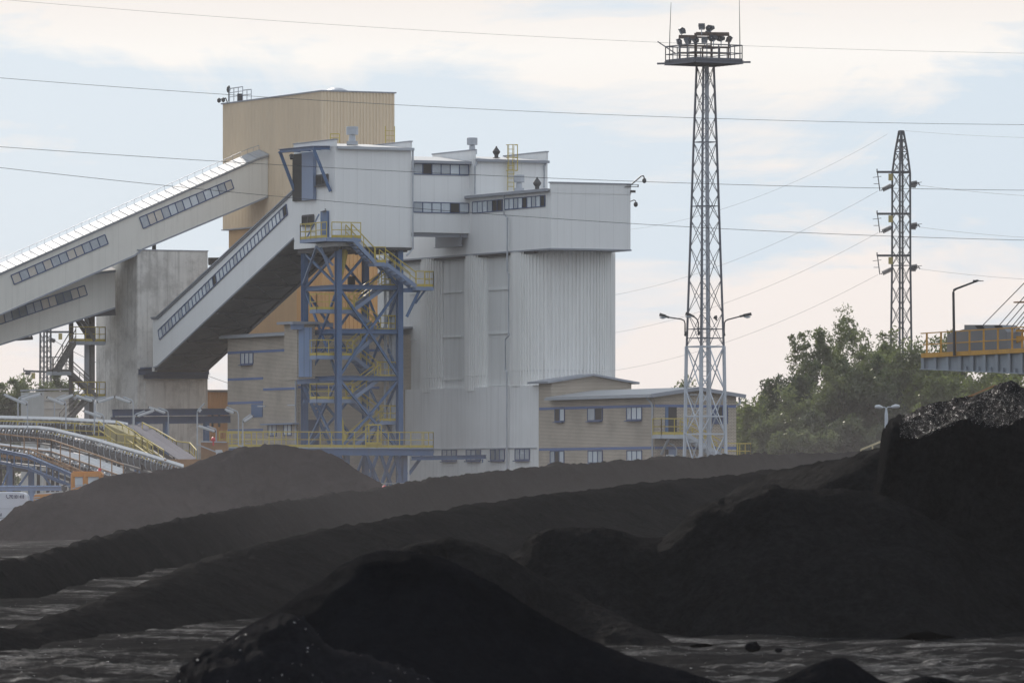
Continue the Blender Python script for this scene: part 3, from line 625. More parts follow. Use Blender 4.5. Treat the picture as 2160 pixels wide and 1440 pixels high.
# ------------------------------------------------ main walkway in front of the tower
WP = Plane(o=T0-DV*3.2, t=BV); zw = zc(943, WP.at(707, 943).y)
wk = thing('access_walkway', 'yellow railed walkway deck on blue beams at the foot of the stair tower', 'walkway', at0(WP.at(700, 943)))
a = WP.at(482, 943); a.z = zw; b = WP.at(914, 943); b.z = zw; L = (b-a).length
mb = MB(); mb.para(a-UP*.08, b-a, DV*1.6, UP*.08); mb.build('deck', M_galv, wk)
mb = MB(); mb.hbeam(a-UP*.33, b-UP*.33, .3, .48); mb.hbeam(a-UP*.33+DV*1.6, b-UP*.33+DV*1.6, .3, .48)
for k in range(9): q = a.lerp(b, k/8)-UP*.3; mb.bar(q, q+DV*1.6, .12, .2)
mb.build('deck_beam', M_blue, wk)
mb = MB(); railing(mb, [a+UP*0, b, b+DV*1.6], 1.1, .92, .035); mb.build('handrail', M_yel, wk)
mb = MB(); railing(mb, [a+DV*1.6, a.lerp(b, .3)+DV*1.6], 1.1, .92, .035); mb.build('handrail', M_yel, wk)
for x in (731, 853): m = MB(); p = WP.at(x, 950, -.8); p.z = zw-.5; m.hbeam(Vector((p.x, p.y, -.2)), p, .35, .35, DV, .04); m.build('support_post', M_blue, wk)
mb = MB(); p = WP.at(853, 990, -.8); mb.bar(WP.at(833, 958, -.8), WP.at(848, 1030, -.8), .16, .2); mb.bar(WP.at(862, 1000, -.8), WP.at(890, 962, -.8), .16, .2); mb.bar(WP.at(846, 965, -.8), WP.at(838, 1030, -.8), .14, .16)
mb.build('support_brace', M_blue, wk); mb = MB()
for x in (785, 815): mb.bar(WP.at(x-13, 955, -3.5), WP.at(x+12, 1030, -3.5), .2, .2); mb.bar(WP.at(x+12, 955, -3.5), WP.at(x-13, 1030, -3.5), .2, .2)
mb.build('support_brace', M_blue, wk)
mb = MB()
for x0 in (760,):
    A = WP.at(x0+12, 938, .0); B = WP.at(x0+44, 938, 0); mb.bar(A+UP*1.45, B+UP*1.45, .09); mb.bar(A+UP*.75, B+UP*.75, .07); mb.bar(A+UP*.1, B+UP*.1, .2)
    for q in (A, A.lerp(B, .2), A.lerp(B, .8), B): mb.bar(q, q+UP*1.45, .07)
mb.build('gate', M_yel, wk)
bm = MB(); bm.hbeam(WP.at(868, 966, 0), WP.at(1025, 963, 0), .3, .3); bm.bar(WP.at(1018, 968, 0), WP.at(1018, 975, 0), .1); bp = bm.build('outrigger_beam', M_blue, wk)

# ================================================================== SILO BUILDING
S0 = P(1163, HY, 474); SR = Plane(o=S0, t=BV); SL = Plane(o=S0, t=DV)
wS = solve_len(SR, 1330); dS = 29.5
zS0 = zc(524, 474); zSe = zc(398, 474); zSp = zc(386, 474)
sb = thing('silo_building', 'large pale silo block with ribbed silos below a white clad head house', 'silo building', at0(S0))
blockm(S0, 0, wS, 0, dS, zS0, zSe).build('head_house_wall', M_white, sb)
mb = MB(); blockm(S0, -.03, wS+.03, -.03, .22, zSe-.3, zSp, mb); blockm(S0, wS-.2, wS+.03, .22, dS, zSe, zSp, mb); mb.build('parapet', M_white, sb)
mb = MB(); blockm(S0, -.1, wS+.1, -.1, .3, zSp, zSp+.09, mb); blockm(S0, -.06, wS+.06, -.06, dS, zS0-.08, zS0+.03, mb); mb.build('coping', M_groof, sb)
MB().prism([w3(S0, -.3, .22, zSe), w3(S0, wS-.2, .22, zSe+.45), w3(S0, wS-.2, .22, zSe+.38), w3(S0, -.3, .22, zSe-.08)], DV*(dS-.3)).build('roof', M_roof, sb)
mb = MB(); mb.bar(w3(S0, -.3, .1, zSe-.08), w3(S0, -.3, 14.3, zSe-.08), .22, .2); mb.build('gutter', M_groof, sb)
# long slanting-perspective window band in the left face
def lv_rect(pl, x0, ytop, ybot, x1):
    a = pl.at(x0, ytop); b = pl.at(x0, ybot); c = pl.at(x1, HY)
    return [(x0, ytop), (x1, HY-(a.z-CZ)*F/c.y), (x1, HY-(b.z-CZ)*F/c.y), (x0, ybot)]
window4(sb, SL, lv_rect(SL, 997, 426.5, 450, 1060), 6, M_bframe, [M_pane, M_pane, M_pane2], dark=(4, 5), off=.02)
window4(sb, SL, lv_rect(SL, 1065, 420, 442.5, 1150), 9, M_bframe, [M_pane, M_pane, M_pane2], dark=(4, 8), off=.02)
# downpipes
def pipe(parent, pts, r=.07, m=None, name='downpipe'): mb = MB(); mb.tube(pts, r); return mb.build(name, m or M_galv, parent)
pipe(sb, [SL.at(1063, 408, .3), SL.at(1063, 452, .2), SL.at(1070, 460, .25), SL.at(1070, 572, .25), SL.at(1073, 577, .2), SL.at(1073, 708, .2), SL.at(1066, 716, .2), SL.at(1066, 780, .2), SL.at(1069, 784, .2), SL.at(1069, 995, .2)])
# silos
rS = 3.75
for k in range(4):
    c = S0+BV*(rS+.0)+DV*(5.7+7.5*k); m = MB(); pr = []
    n = 84
    z0b = zc(813, 476)-(.0 if k == 0 else .25); z1b = zS0-.06
    for i in range(n):
        for a, dlt in ((0, 0), (.4, 0), (.52, 1.4), (.88, 1.4)):
            th = 2*math.pi*(i+a)/n; r = rS-.02+.075*dlt; pr.append(Vector((c.x+r*math.cos(th), c.y+r*math.sin(th), 0)))
    q = len(pr); zz = [z0b, z0b+.01, z1b]
    vs = [p+UP*z0b for p in pr]+[p+UP*z1b for p in pr]
    m.add(vs, [(i, (i+1) % q, (i+1) % q+q, i+q) for i in range(q)]+[tuple(range(q))[::-1]])
    so = m.build('silo', M_silo, sb)
    b2 = MB(); b2.lathe(Vector((c.x, c.y, 0)), [(rS+.055, z0b-.03), (rS+.075, z0b+.05), (rS+.055, z0b+.06)], 64)
    b2.lathe(Vector((c.x, c.y, 0)), [(rS+.06, z0b+1.1), (rS+.068, z0b+1.13), (rS+.06, z0b+1.16)], 64); b2.build('seam_ring', M_flat, so)
# flat infill between the silos
m = MB(); blockm(S0, .5, 5.9, 5.7, dS-.5, zc(813, 476)-.1, zS0-.1, m); m.build('infill_wall', M_flat, sb)
for (x0, x1, ys) in ((932, 975, (616, 710, 800)), (1031, 1071, (610, 703, 812)), (864, 876, (620, 716))):
    for y in ys: MB().bar(SL.at(x0, y+1, -.47), SL.at(x1, y-.5, -.47), .12, .1).build('ledge', M_flat, sb)
# dark strip standing in for the shadow line below the head house
m = MB(); m.bar(w3(S0, .25, 3, zS0-.16), w3(S0, .25, dS, zS0-.16), .3, .16); m.build('shadow_strip', M_dsteel, sb)
# base
zB = zc(812, 476); oB = 2.05
blockm(S0, 0, wS+.5, oB, dS, -.3, zB).build('base_wall', M_dust, sb)
m = MB(); m.bar(w3(S0, -.04, oB+.3, zc(944, 476)), w3(S0, -.04, 22, zc(944, 476)), .1, .08); m.build('drip_ledge', M_galv, sb)
for x0, x1 in ((1087, 1117), (1035, 1064.5), (984, 1014), (933, 963)):
    yt = 946.5+(1087-x0)*.012; window4(sb, SL, lv_rect(SL, x0, yt, yt+23, x1), 3, M_bframe, [M_pane2, M_paneg], off=.03, bar=.1, sill=1)
# upper house
u0 = SL.u(1000); U0 = S0+DV*(abs(u0)); UR = Plane(o=U0, t=BV); UL = Plane(o=U0, t=DV); wU = solve_len(UR, 1155)
zUe = UR.at(1000, 336).z; zUp = zUe+.75
blockm(U0, 0, wU, 0, 7.0, zSe-.2, zUe).build('upper_house_wall', M_white, sb)
mb = MB()
for b0, b1 in ((-.03, .14), (wU-.14, wU+.03)):
    mb.prism([w3(U0, b0, -.03, zUe-.02), w3(U0, b0, -.03, zUp-.1), w3(U0, b0, 7, zUp-.1), w3(U0, b0, 7, zUe-.02)], BV*(b1-b0))
mb.build('upper_parapet', M_white, sb)
MB().prism([w3(U0, .14, -.3, zUe+.02), w3(U0, .14, 7, zUe+.6), w3(U0, .14, 7, zUe+.5), w3(U0, .14, -.3, zUe-.08)], BV*(wU-.28)).build('upper_roof', M_roof, sb)
mb = MB(); mb.bar(w3(U0, .1, -.25, zUe-.08), w3(U0, wU, -.25, zUe-.08), .2, .18)
for b0, b1 in ((-.08, .2), (wU-.2, wU+.08)): blockm(U0, b0, b1, -.08, 7.05, zUp-.1, zUp-.02, mb)
mb.build('upper_gutter', M_groof, sb)
pipe(sb, [UR.at(1007, 340, .1), UR.at(1002, 352, .1), UR.at(1002, 410, .1)]); pipe(sb, [UR.at(1153, 340, .1), UR.at(1148, 352, .1), UR.at(1148, 396, .1)])
ladder(sb, UR.at(1071, 402, .25), UR.at(1071, 306, .25), BV*.5, M_yel, cage=(-DV, UR.at(1071, 360, .25).z))
roof_vent(sb, UR.at(996, 325, -3), .85); roof_vent(sb, UR.at(1047, 334, -1), .52, True)
roof_vent(sb, SL.at(1095, 404, -1.2)-UP*.0, .85); roof_vent(sb, SL.at(1133, 401, -1.2), .55, True)
# camera arms on the right corner
mb = MB(); RC = Plane(o=S0+BV*wS, t=BV)
mb.tube([RC.at(1330, 391), RC.at(1352, 372), RC.at(1357, 371), RC.at(1359, 375)], .05); mb.lathe(RC.at(1359, 381), [(.02, .2), (.13, .12), (.16, -.05), (.1, -.16), (.01, -.2)], 10)
mb.build('camera_arm', M_dsteel, sb); mb = MB()
mb.tube([RC.at(1330, 425), RC.at(1337, 422), RC.at(1341, 424)], .04); mb.lathe(RC.at(1341, 431), [(.02, .2), (.13, .12), (.16, -.05), (.1, -.16), (.01, -.2)], 10)
mb.build('camera_arm', M_dsteel, sb); mb = MB()
mb.bar(RC.at(1318, 394, .1), RC.at(1346, 394, .1), .05); mb.bar(RC.at(1322, 390, .1), RC.at(1347, 390, .1), .04); mb.bar(RC.at(1346, 390, .1), RC.at(1346, 395, .1), .08); mb.bar(RC.at(1330, 404, .1), RC.at(1340, 404, .1), .12, .18)
mb.build('antenna_bracket', M_dsteel, sb)

# ================================================================== CONNECTING GALLERY
g1 = SL.at(990, HY); GR = Plane(o=Vector((g1.x, g1.y, 0)), t=BV); Lg = 9.0
cg = thing('connecting_gallery', 'white two storey bridge gallery with window bands between tower and silos', 'gallery', at0(g1))
zG0 = GR.at(980, 492).z; zG1 = GR.at(980, 341).z
ua = -7.2
blockm(GR.o, ua, .1, 0, 4.6, zG0, zG1).build('wall', M_white, cg)
MB().prism([w3(GR.o, ua, -.3, zG1+.0), w3(GR.o, ua, 4.6, zG1+.55), w3(GR.o, ua, 4.6, zG1+.45), w3(GR.o, ua, -.3, zG1-.08)], BV*(-ua+.2)).build('roof', M_roof, cg)
mb = MB(); mb.bar(w3(GR.o, ua, -.28, zG1-.1), w3(GR.o, .1, -.28, zG1-.1), .2, .2); mb.tube([GR.at(874, 343, .25), GR.at(873, 352, .1), GR.at(869, 356, .1)], .06); mb.build('gutter', M_groof, cg)
mb = MB()
for b in (-5.6, -.6): mb.hbeam(w3(GR.o, b, .1, zG0-.5), w3(GR.o, b, 4.5, zG0-.5), .3, .9, UP)
mb.hbeam(w3(GR.o, ua, .3, zG0-.16), w3(GR.o, 0, .3, zG0-.16), .25, .3); mb.build('floor_beam', M_groof, cg)
window4(cg, GR, rect(GR, 872, 345, 988, 370), 6, M_bframe, [M_pane, M_pane, M_pane2], dark=(1,), off=.02)
window4(cg, GR, rect(GR, 872, 426.5, 988, 450), 6, M_bframe, [M_pane, M_pane, M_pane2], dark=(4,), off=.02)

# ================================================================== OFFICE BUILDING
OL = Plane(o=S0+DV*oB, t=DV); cO = OL.at(1380, HY); O0 = Vector((cO.x, cO.y, 0)); OR = Plane(o=O0, t=BV); dO = (S0+DV*oB-O0).dot(DV); wO = solve_len(OR, 1553)
ob = thing('office_building', 'two storey yellow brick office block with blue bands and low pitched grey roof', 'office building', at0(O0))
zOe = OR.at(1380, 834).z; zOr = OR.at(1467, 821).z
def gable(o, b0, b1, d0, d1, zb, ze, zr, mt, parent, name='wall'):
    c = (b0+b1)/2; return MB().prism([w3(o, b0, d0, zb), w3(o, b1, d0, zb), w3(o, b1, d0, ze), w3(o, c, d0, zr), w3(o, b0, d0, ze)], DV*(d1-d0)).build(name, mt, parent)
def gable_roof(o, b0, b1, d0, d1, ze, zr, mt, parent, ov=.45, th=.16, name='roof'):
    c = (b0+b1)/2; sl = (zr-ze)/(c-b0); L0 = b0-ov; R0 = b1+ov; zl = ze-sl*ov; m = MB()
    m.prism([w3(o, L0, d0, zl+.02), w3(o, c, d0, zr+.02), w3(o, R0, d0, zl+.02), w3(o, R0, d0, zl+th), w3(o, c, d0, zr+th), w3(o, L0, d0, zl+th)], DV*(d1-d0)); return m.build(name, mt, parent)
gable(O0, 0, wO, 0, dO-.02, -.2, zOe, zOr, M_brick, ob)
gable_roof(O0, 0, wO, -.5, dO-2.0, zOe, zOr, M_roof, ob)
mb = MB(); c_ = wO/2; sl = (zOr-zOe)/c_
for s0, s1 in ((-.48, c_), (wO+.48, c_)):
    za = zOe-sl*.48; mb.bar(w3(O0, s0, -.53, za+.05), w3(O0, s1, -.53, zOr+.05), .05, .26)
mb.build('bargeboard', M_groof, ob)
mb = MB(); mb.bar(w3(O0, -.52, -.5, zOe-.06), w3(O0, -.52, dO-2.1, zOe-.06), .16, .14); mb.tube([w3(O0, -.5, .3, zOe-.1), w3(O0, -.2, .12, zOe-.5), w3(O0, -.1, .1, zOe-.8), w3(O0, -.1, .1, 0)], .07)
mb.tube([w3(O0, wO+.4, .3, zOe-.1), w3(O0, wO+.35, .12, zOe-.5), w3(O0, wO+.1, .12, zOe-.65)], .08); mb.build('gutter', M_galv, ob)
# taller bay next to the silo
dU2 = dO-2.05; z2e = zc(807, OL.at(1163, HY).y); z2r = z2e+.50
gable(O0, .01, wO-.01, dU2, dO-.01, zOe-1, z2e, z2r, M_brick, ob, 'upper_wall')
gable_roof(O0, 0, wO, dU2-.4, dO+.9, z2e, z2r, M_groof, ob, name='upper_roof')
mb = MB()
def band(pl, x0, x1, z, h=.18, off=.03):
    a = pl.at(x0, HY); b = pl.at(x1, HY); mb.para(Vector((a.x, a.y, z-h/2))-pl.n*.03, Vector((b.x-a.x, b.y-a.y, 0)), pl.n*(off+.03), UP*h)
zb1 = OR.at(1380, 855.5).z; zb2 = OR.at(1380, 944).z
band(OL, 1138, 1379.5, zb1); band(OL, 1138, 1379.5, zb2); band(OR, 1381, 1552.5, zb1); band(OR, 1381, 1552.5, zb2); mb.build('brick_band', M_band, ob)
for i, (x0, x1) in enumerate(((1171, 1191), (1240, 1271), (1322, 1354))):
    y = 859+(1322-x0)*.02; window4(ob, OL, lv_rect(OL, x0, y, y+26, x1), 2 if i < 2 else 3, M_bframe, [M_pane, M_pane2], dark=(0,) if i == 0 else (1,) if i == 1 else (), off=.02, bar=.075, sill=1)
for i, (x0, x1) in enumerate(((1161, 1190), (1241, 1271), (1323, 1354))):
    y = 950+(1323-x0)*.007; window4(ob, OL, lv_rect(OL, x0, y, y+25, x1), 3, M_bframe, [M_pane, M_pane2], dark=(1,) if i == 0 else (), off=.02, bar=.075, sill=1)
slabq(OR, rect(OR, 1403, 858, 1409, 913), .06, .0).build('door', M_blue, ob); slabq(OR, rect(OR, 1409, 858, 1427, 913), .04).build('doorway', M_dark, ob)
window4(ob, OR, rect(OR, 1503, 857, 1534, 893), 3, M_bframe, [M_bframe, M_dark], off=.02, bar=.075); slabq(OR, rect(OR, 1410, 947, 1427, 975), .05).build('door', M_lblue, ob); slabq(OR, rect(OR, 1403, 947, 1409, 965), .05).build('side_window', M_dark, ob)
mb = MB(); mb.bar(OR.at(1455, 832, .2), OR.at(1470, 832, .2), .1, .08); mb.build('wall_lamp', M_galv, ob)
# balcony and outside stair of the office
zb = OR.at(1400, 916).z; a = OR.at(1395, 916, 1.3); b = OR.at(1450, 916, 1.3)
landing(ob, a, BV*(b-a).length, DV*1.28, M_galv, M_yel, [[(0, 1), (0, 0), (1, 0)]], name='balcony')
stairs(ob, OR.at(1450, 917, 1.3), OR.at(1528, 955, 1.3)-UP*.3, DV*1.1, M_galv, M_yel)
a = OR.at(1528, 959, 1.3); a.z -= .25; b = OR.at(1583, 959, 1.3)
landing(ob, a, BV*(b-a).length, DV*1.6, M_galv, M_yel, [[(0, 0), (1, 0), (1, 1)]], name='landing', h=1.05)
mb = MB(); mb.bar(OR.at(1412, 921, 1.2), OR.at(1395, 958, .1), .14, .14); mb.tube([OR.at(1427, 968, .8), OR.at(1427, 945, .8), OR.at(1420, 938, .9), OR.at(1412, 935, .9)], .05); mb.build('balcony_strut', M_galv, ob)
mb = MB(); mb.box(O0.x+.8, O0.x+1.35, O0.y-.9, O0.y-.4, 5.0, 5.4); mb.build('air_conditioner', M_lampw, ob)

# ================================================================== BEIGE TOWER
B0 = P(680, HY, 508); BR_ = Plane(o=B0, t=BV); BL_ = Plane(o=B0, t=DV); wB = solve_len(BR_, 832); dB = solve_len(BL_, 470)
bt = thing('bunker_tower', 'tall windowless beige tower clad in vertical ribbed sheet', 'tower', at0(B0))
zBt = zc(193, 508); zBm = BL_.at(475, 484).z
o = .0; m = MB(); m.corr(w3(B0, 0, dB, zBm), w3(B0, 0, 0, zBm), UP*(zBt-zBm), -BV, .28, .07); m.corr(w3(B0, 0, 0, zBm), w3(B0, wB, 0, zBm), UP*(zBt-zBm), -DV, .28, .07)
m.corr(w3(B0, wB, 0, zBm), w3(B0, wB, dB, zBm), UP*(zBt-zBm), BV, .28, .07); m.corr(w3(B0, wB, dB, zBm), w3(B0, 0, dB, zBm), UP*(zBt-zBm), DV, .28, .07)
m.add([w3(B0, 0, 0, zBm), w3(B0, wB, 0, zBm), w3(B0, wB, dB, zBm), w3(B0, 0, dB, zBm)], [(3, 2, 1, 0)]); m.build('wall', M_beige, bt)
m = MB(); blockm(B0, -.12, wB+.12, -.12, dB+.12, zBt, zBt+.1, m); blockm(B0, -.1, wB+.1, -.1, dB+.1, zBm-.08, zBm, m); m.build('roof', M_groof, bt)
blockm(B0, .25, wB-.25, .25, dB-.6, -.2, zBm-.09).build('shaft', M_ochre, bt)
m = MB(); m.corr(w3(B0, .2, 5.2, 0), w3(B0, .2, .2, 0), UP*(zBm-.1), -BV, .28, .06); m.corr(w3(B0, .2, .2, 0), w3(B0, wB-.2, .2, 0), UP*(zBm-.1), -DV, .33, .06); m.build('shaft_sheeting', M_orange, bt)
m = MB(); railing(m, [BL_.at(484, 214, -.5), BL_.at(512, 210, -.5)], 1.0, .9, toe=False, mid=2); railing(m, [BL_.at(512, 211, -1), BL_.at(530, 209, -1)], .75, .9, toe=False); m.build('roof_railing', M_galv, bt)
m = MB(); m.tube([BL_.at(483, 215, -.5), BL_.at(483, 181, -.5)], .06); m.lathe(BL_.at(482, 190, -.5), [(.02, .3), (.12, .25), (.16, 0), (.1, -.2)], 8); m.tube([BL_.at(480, 217, 0), BL_.at(476, 207, .3), BL_.at(468, 209, .5)], .05); m.lathe(BL_.at(471, 211, .5), [(.02, .2), (.15, .1), (.15, -.1), (.02, -.2)], 8); m.lathe(BL_.at(462, 212, .6), [(.02, .2), (.15, .1), (.15, -.1), (.02, -.2)], 8); m.tube([BL_.at(468, 209, .5), BL_.at(462, 210, .6)], .04)
m.box(*(lambda q: (q.x-.2, q.x+.2, q.y-.2, q.y+.2, q.z-.3, q.z+.3))(BL_.at(506, 206, -.6))); m.build('camera_mast', M_dsteel, bt)
m = MB(); m.lathe(w3(B0, 2.6, 3, zBt+.1), [(.9, 0), (.8, .22), (.4, .38), (.02, .42)], 14); m.build('roof_dome', M_galv, bt)
# ================================================================== LEFT BRICK BUILDING
K0 = P(628, HY, 492); KR = Plane(o=K0, t=BV); KL = Plane(o=K0, t=DV); dK = solve_len(KL, 480); wK = 9.3
kb = thing('brick_annex', 'tall yellow brick building with short blue brick bands beside the stair tower', 'building', at0(K0))
zK = KL.at(622, 704).z
blockm(K0, 0, wK, 0, dK, -.2, zK).build('wall', M_brick, kb)
MB().prism([w3(K0, -.45, -.3, zK), w3(K0, wK+.2, -.3, zK+.5), w3(K0, wK+.2, -.3, zK+.65), w3(K0, -.45, -.3, zK+.16)], DV*(dK+.6)).build('roof', M_groof, kb)
mb = MB(); mb.bar(w3(K0, -.5, -.3, zK-.02), w3(K0, -.5, dK+.3, zK-.02), .18, .18); mb.tube([w3(K0, -.45, .2, zK-.1), w3(K0, -.15, .1, zK-.7), w3(K0, -.12, .1, zK-1.2), w3(K0, -.12, .1, 0)], .07); mb.build('gutter', M_galv, kb)
mb = MB()
def zk(x, y): return KL.at(x, y).z
band(KL, 481, 627, zk(550, 741)); band(KL, 481, 555, zk(520, 799)); band(KL, 556, 627, zk(590, 820)); band(KL, 481, 555, zk(520, 849)); band(KL, 481, 555, zk(520, 907)); band(KR, 629, 800, zk(627, 737)); band(KR, 629, 800, zk(627, 816))
mb.build('brick_band', M_band, kb)
window4(kb, KL, lv_rect(KL, 508, 744.5, 768, 534), 3, M_bframe, [M_pane, M_pane2], dark=(), off=.02, bar=.1, sill=1)
slabq(KL, lv_rect(KL, 531, 852, 880, 554.5), .05).build('shutter', M_blue, kb)
window4(kb, KL, lv_rect(KL, 566, 896, 919, 583), 2, M_bframe, [M_pane, M_pane2], off=.02, bar=.075); window4(kb, KL, lv_rect(KL, 599, 895, 918, 615), 2, M_bframe, [M_pane, M_paneg], off=.02, bar=.075)
mb = MB(); mb.bar(KL.at(555, 895, .3), KL.at(624, 893, .3), .5, .1); mb.build('window_canopy', M_lblue, kb)
slabq(KR, rect(KR, 643, 885, 672, 945), .06).build('door', M_dblue, kb)
for x in (635.5, 640): pipe(kb, [KR.at(x, 862, .15), KR.at(x, 912, .15)], .05, M_block)
m = MB()
for x0, x1, y in ((544, 560, 856.5), (607, 623, 854)): m.bar(KL.at(x0, y, .6), KL.at(x1, y, .6), .08, .1)
m.build('wall_lamp', M_galv, kb)
# service riser box with pale blue panels
E0 = P(658, HY, 484); zE0, zE1 = zc(802, 484), zc(684, 484); ER = Plane(o=P(626, HY, 483), t=BV)
blockm(ER.o, 0, 1.45, .0, 2.2, zE0, zE1).build('service_riser', M_brick, kb)
o2 = slabq(ER, rect(ER, 630, 690, 657, 795), .08).build('riser_panel', M_lpanel, kb)
MB().para(w3(ER.o, -.5, -.35, zE1), BV*2.2, DV*2.8, UP*.18).build('riser_roof', M_groof, kb)
mb = MB(); mb.hbeam(ER.at(613, 689, .3), ER.at(641, 689, .3), .3, .4); mb.hbeam(ER.at(627, 805, .1), ER.at(706, 801, .1), .3, .35); mb.hbeam(ER.at(655, 685, -.2), ER.at(703, 685, -.2), .2, .3); mb.build('riser_beam', M_lblue, kb)
# left-hand blue brackets low on the tower
mb = MB(); mb.bar(ER.at(641, 816, 0), ER.at(695, 935, 0), .18, .2); mb.bar(ER.at(641, 846, 0), ER.at(668, 845, 0), .2, .22); mb.bar(ER.at(682, 850, 0), ER.at(668, 880, 0), .14, .16); mb.bar(ER.at(697, 752, 0), ER.at(712, 800, 0), .14, .16); mb.bar(ER.at(662, 857, 0), ER.at(682, 857, 0), .1, .14); mb.bar(ER.at(664, 865, 0), ER.at(678, 865, 0), .1, .14); mb.build('riser_bracket', M_blue, kb)

# ================================================================== CONCRETE TOWER
C0 = P(290, HY, 512); CR = Plane(o=C0, t=BV); CL = Plane(o=C0, t=DV); wC = solve_len(CR, 438); dC = solve_len(CL, 203)
ct = thing('concrete_tower', 'stained bare concrete tower carrying the conveyor galleries', 'tower', at0(C0))
zC = zc(528, 512); zCb = zc(790, 512)
blockm(C0, 0, wC, 0, dC, -.2, zC).build('wall', M_conc, ct)
m = MB(); blockm(C0, -.05, wC+.05, -.05, dC+.05, zC, zC+.08, m); m.build('roof', M_groof, ct)
m = MB(); blockm(C0, .6, wC-.35, -.12, -.001, -.2, zCb-.55, m); m.build('pier_wall', M_conc, ct)
m = MB(); m.hbeam(CR.at(292, 784, .7), CR.at(441, 784, .7), .5, .45); m.hbeam(CR.at(303, 792, .5), CR.at(439, 792, .5), .5, .5); m.bar(CR.at(300, 776, .6), CR.at(436, 776, .6), .9, .12); m.build('bearing_beam', M_dblue, ct)
m = MB(); m.bar(CR.at(440, 550, -1.5), CR.at(462, 550, -1.5), .2, .5); m.bar(CR.at(440, 558, -1.5), CR.at(456, 558, -1.5), .1, .1); m.build('roof_beam', M_dsteel, ct)
m = MB(); p = CR.at(325, 527, -1); m.box(p.x-.15, p.x+.15, p.y-.15, p.y+.15, zC, zC+.5); m.build('vent_stub', M_dsteel, ct)
# steel stair on its left
M_stair = mat('grimy_stair_steel', (.15, .14, .13), .7, var=.25, vs=2)
st = thing('steel_stair', 'grimy open steel zigzag stair with landings against the concrete tower', 'stair', at0(P(180, HY, 513)))
SP = Plane(px=180, Y=514.5, t=BV)
for x, w, mt in ((150, .28, M_stair), (183, .3, M_galv), (194, .35, M_stair)):
    m = MB(); p = SP.at(x, 640, -1.3); m.hbeam(Vector((p.x, p.y, -.2)), p, w, w, DV, .04); m.build('column', mt, st)
def sland(x0, x1, y, mt=M_yel):
    a = SP.at(x0, y); b = SP.at(x1, y); return landing(st, a, BV*(b-a).length, DV*1.2, M_galv, mt, [[(0, 1), (0, 0), (1, 0), (1, 1)]])
sland(160, 222, 719); sland(111, 150, 783, M_stair); sland(165, 222, 835)
for a, b in (((160, 722), (122, 785)), ((150, 786), (205, 836)), ((190, 838), (135, 898)), ((158, 655), (200, 718))): stairs(st, SP.at(*a), SP.at(*b), DV*.9, M_stair, M_stair)
a = SP.at(112, 783)

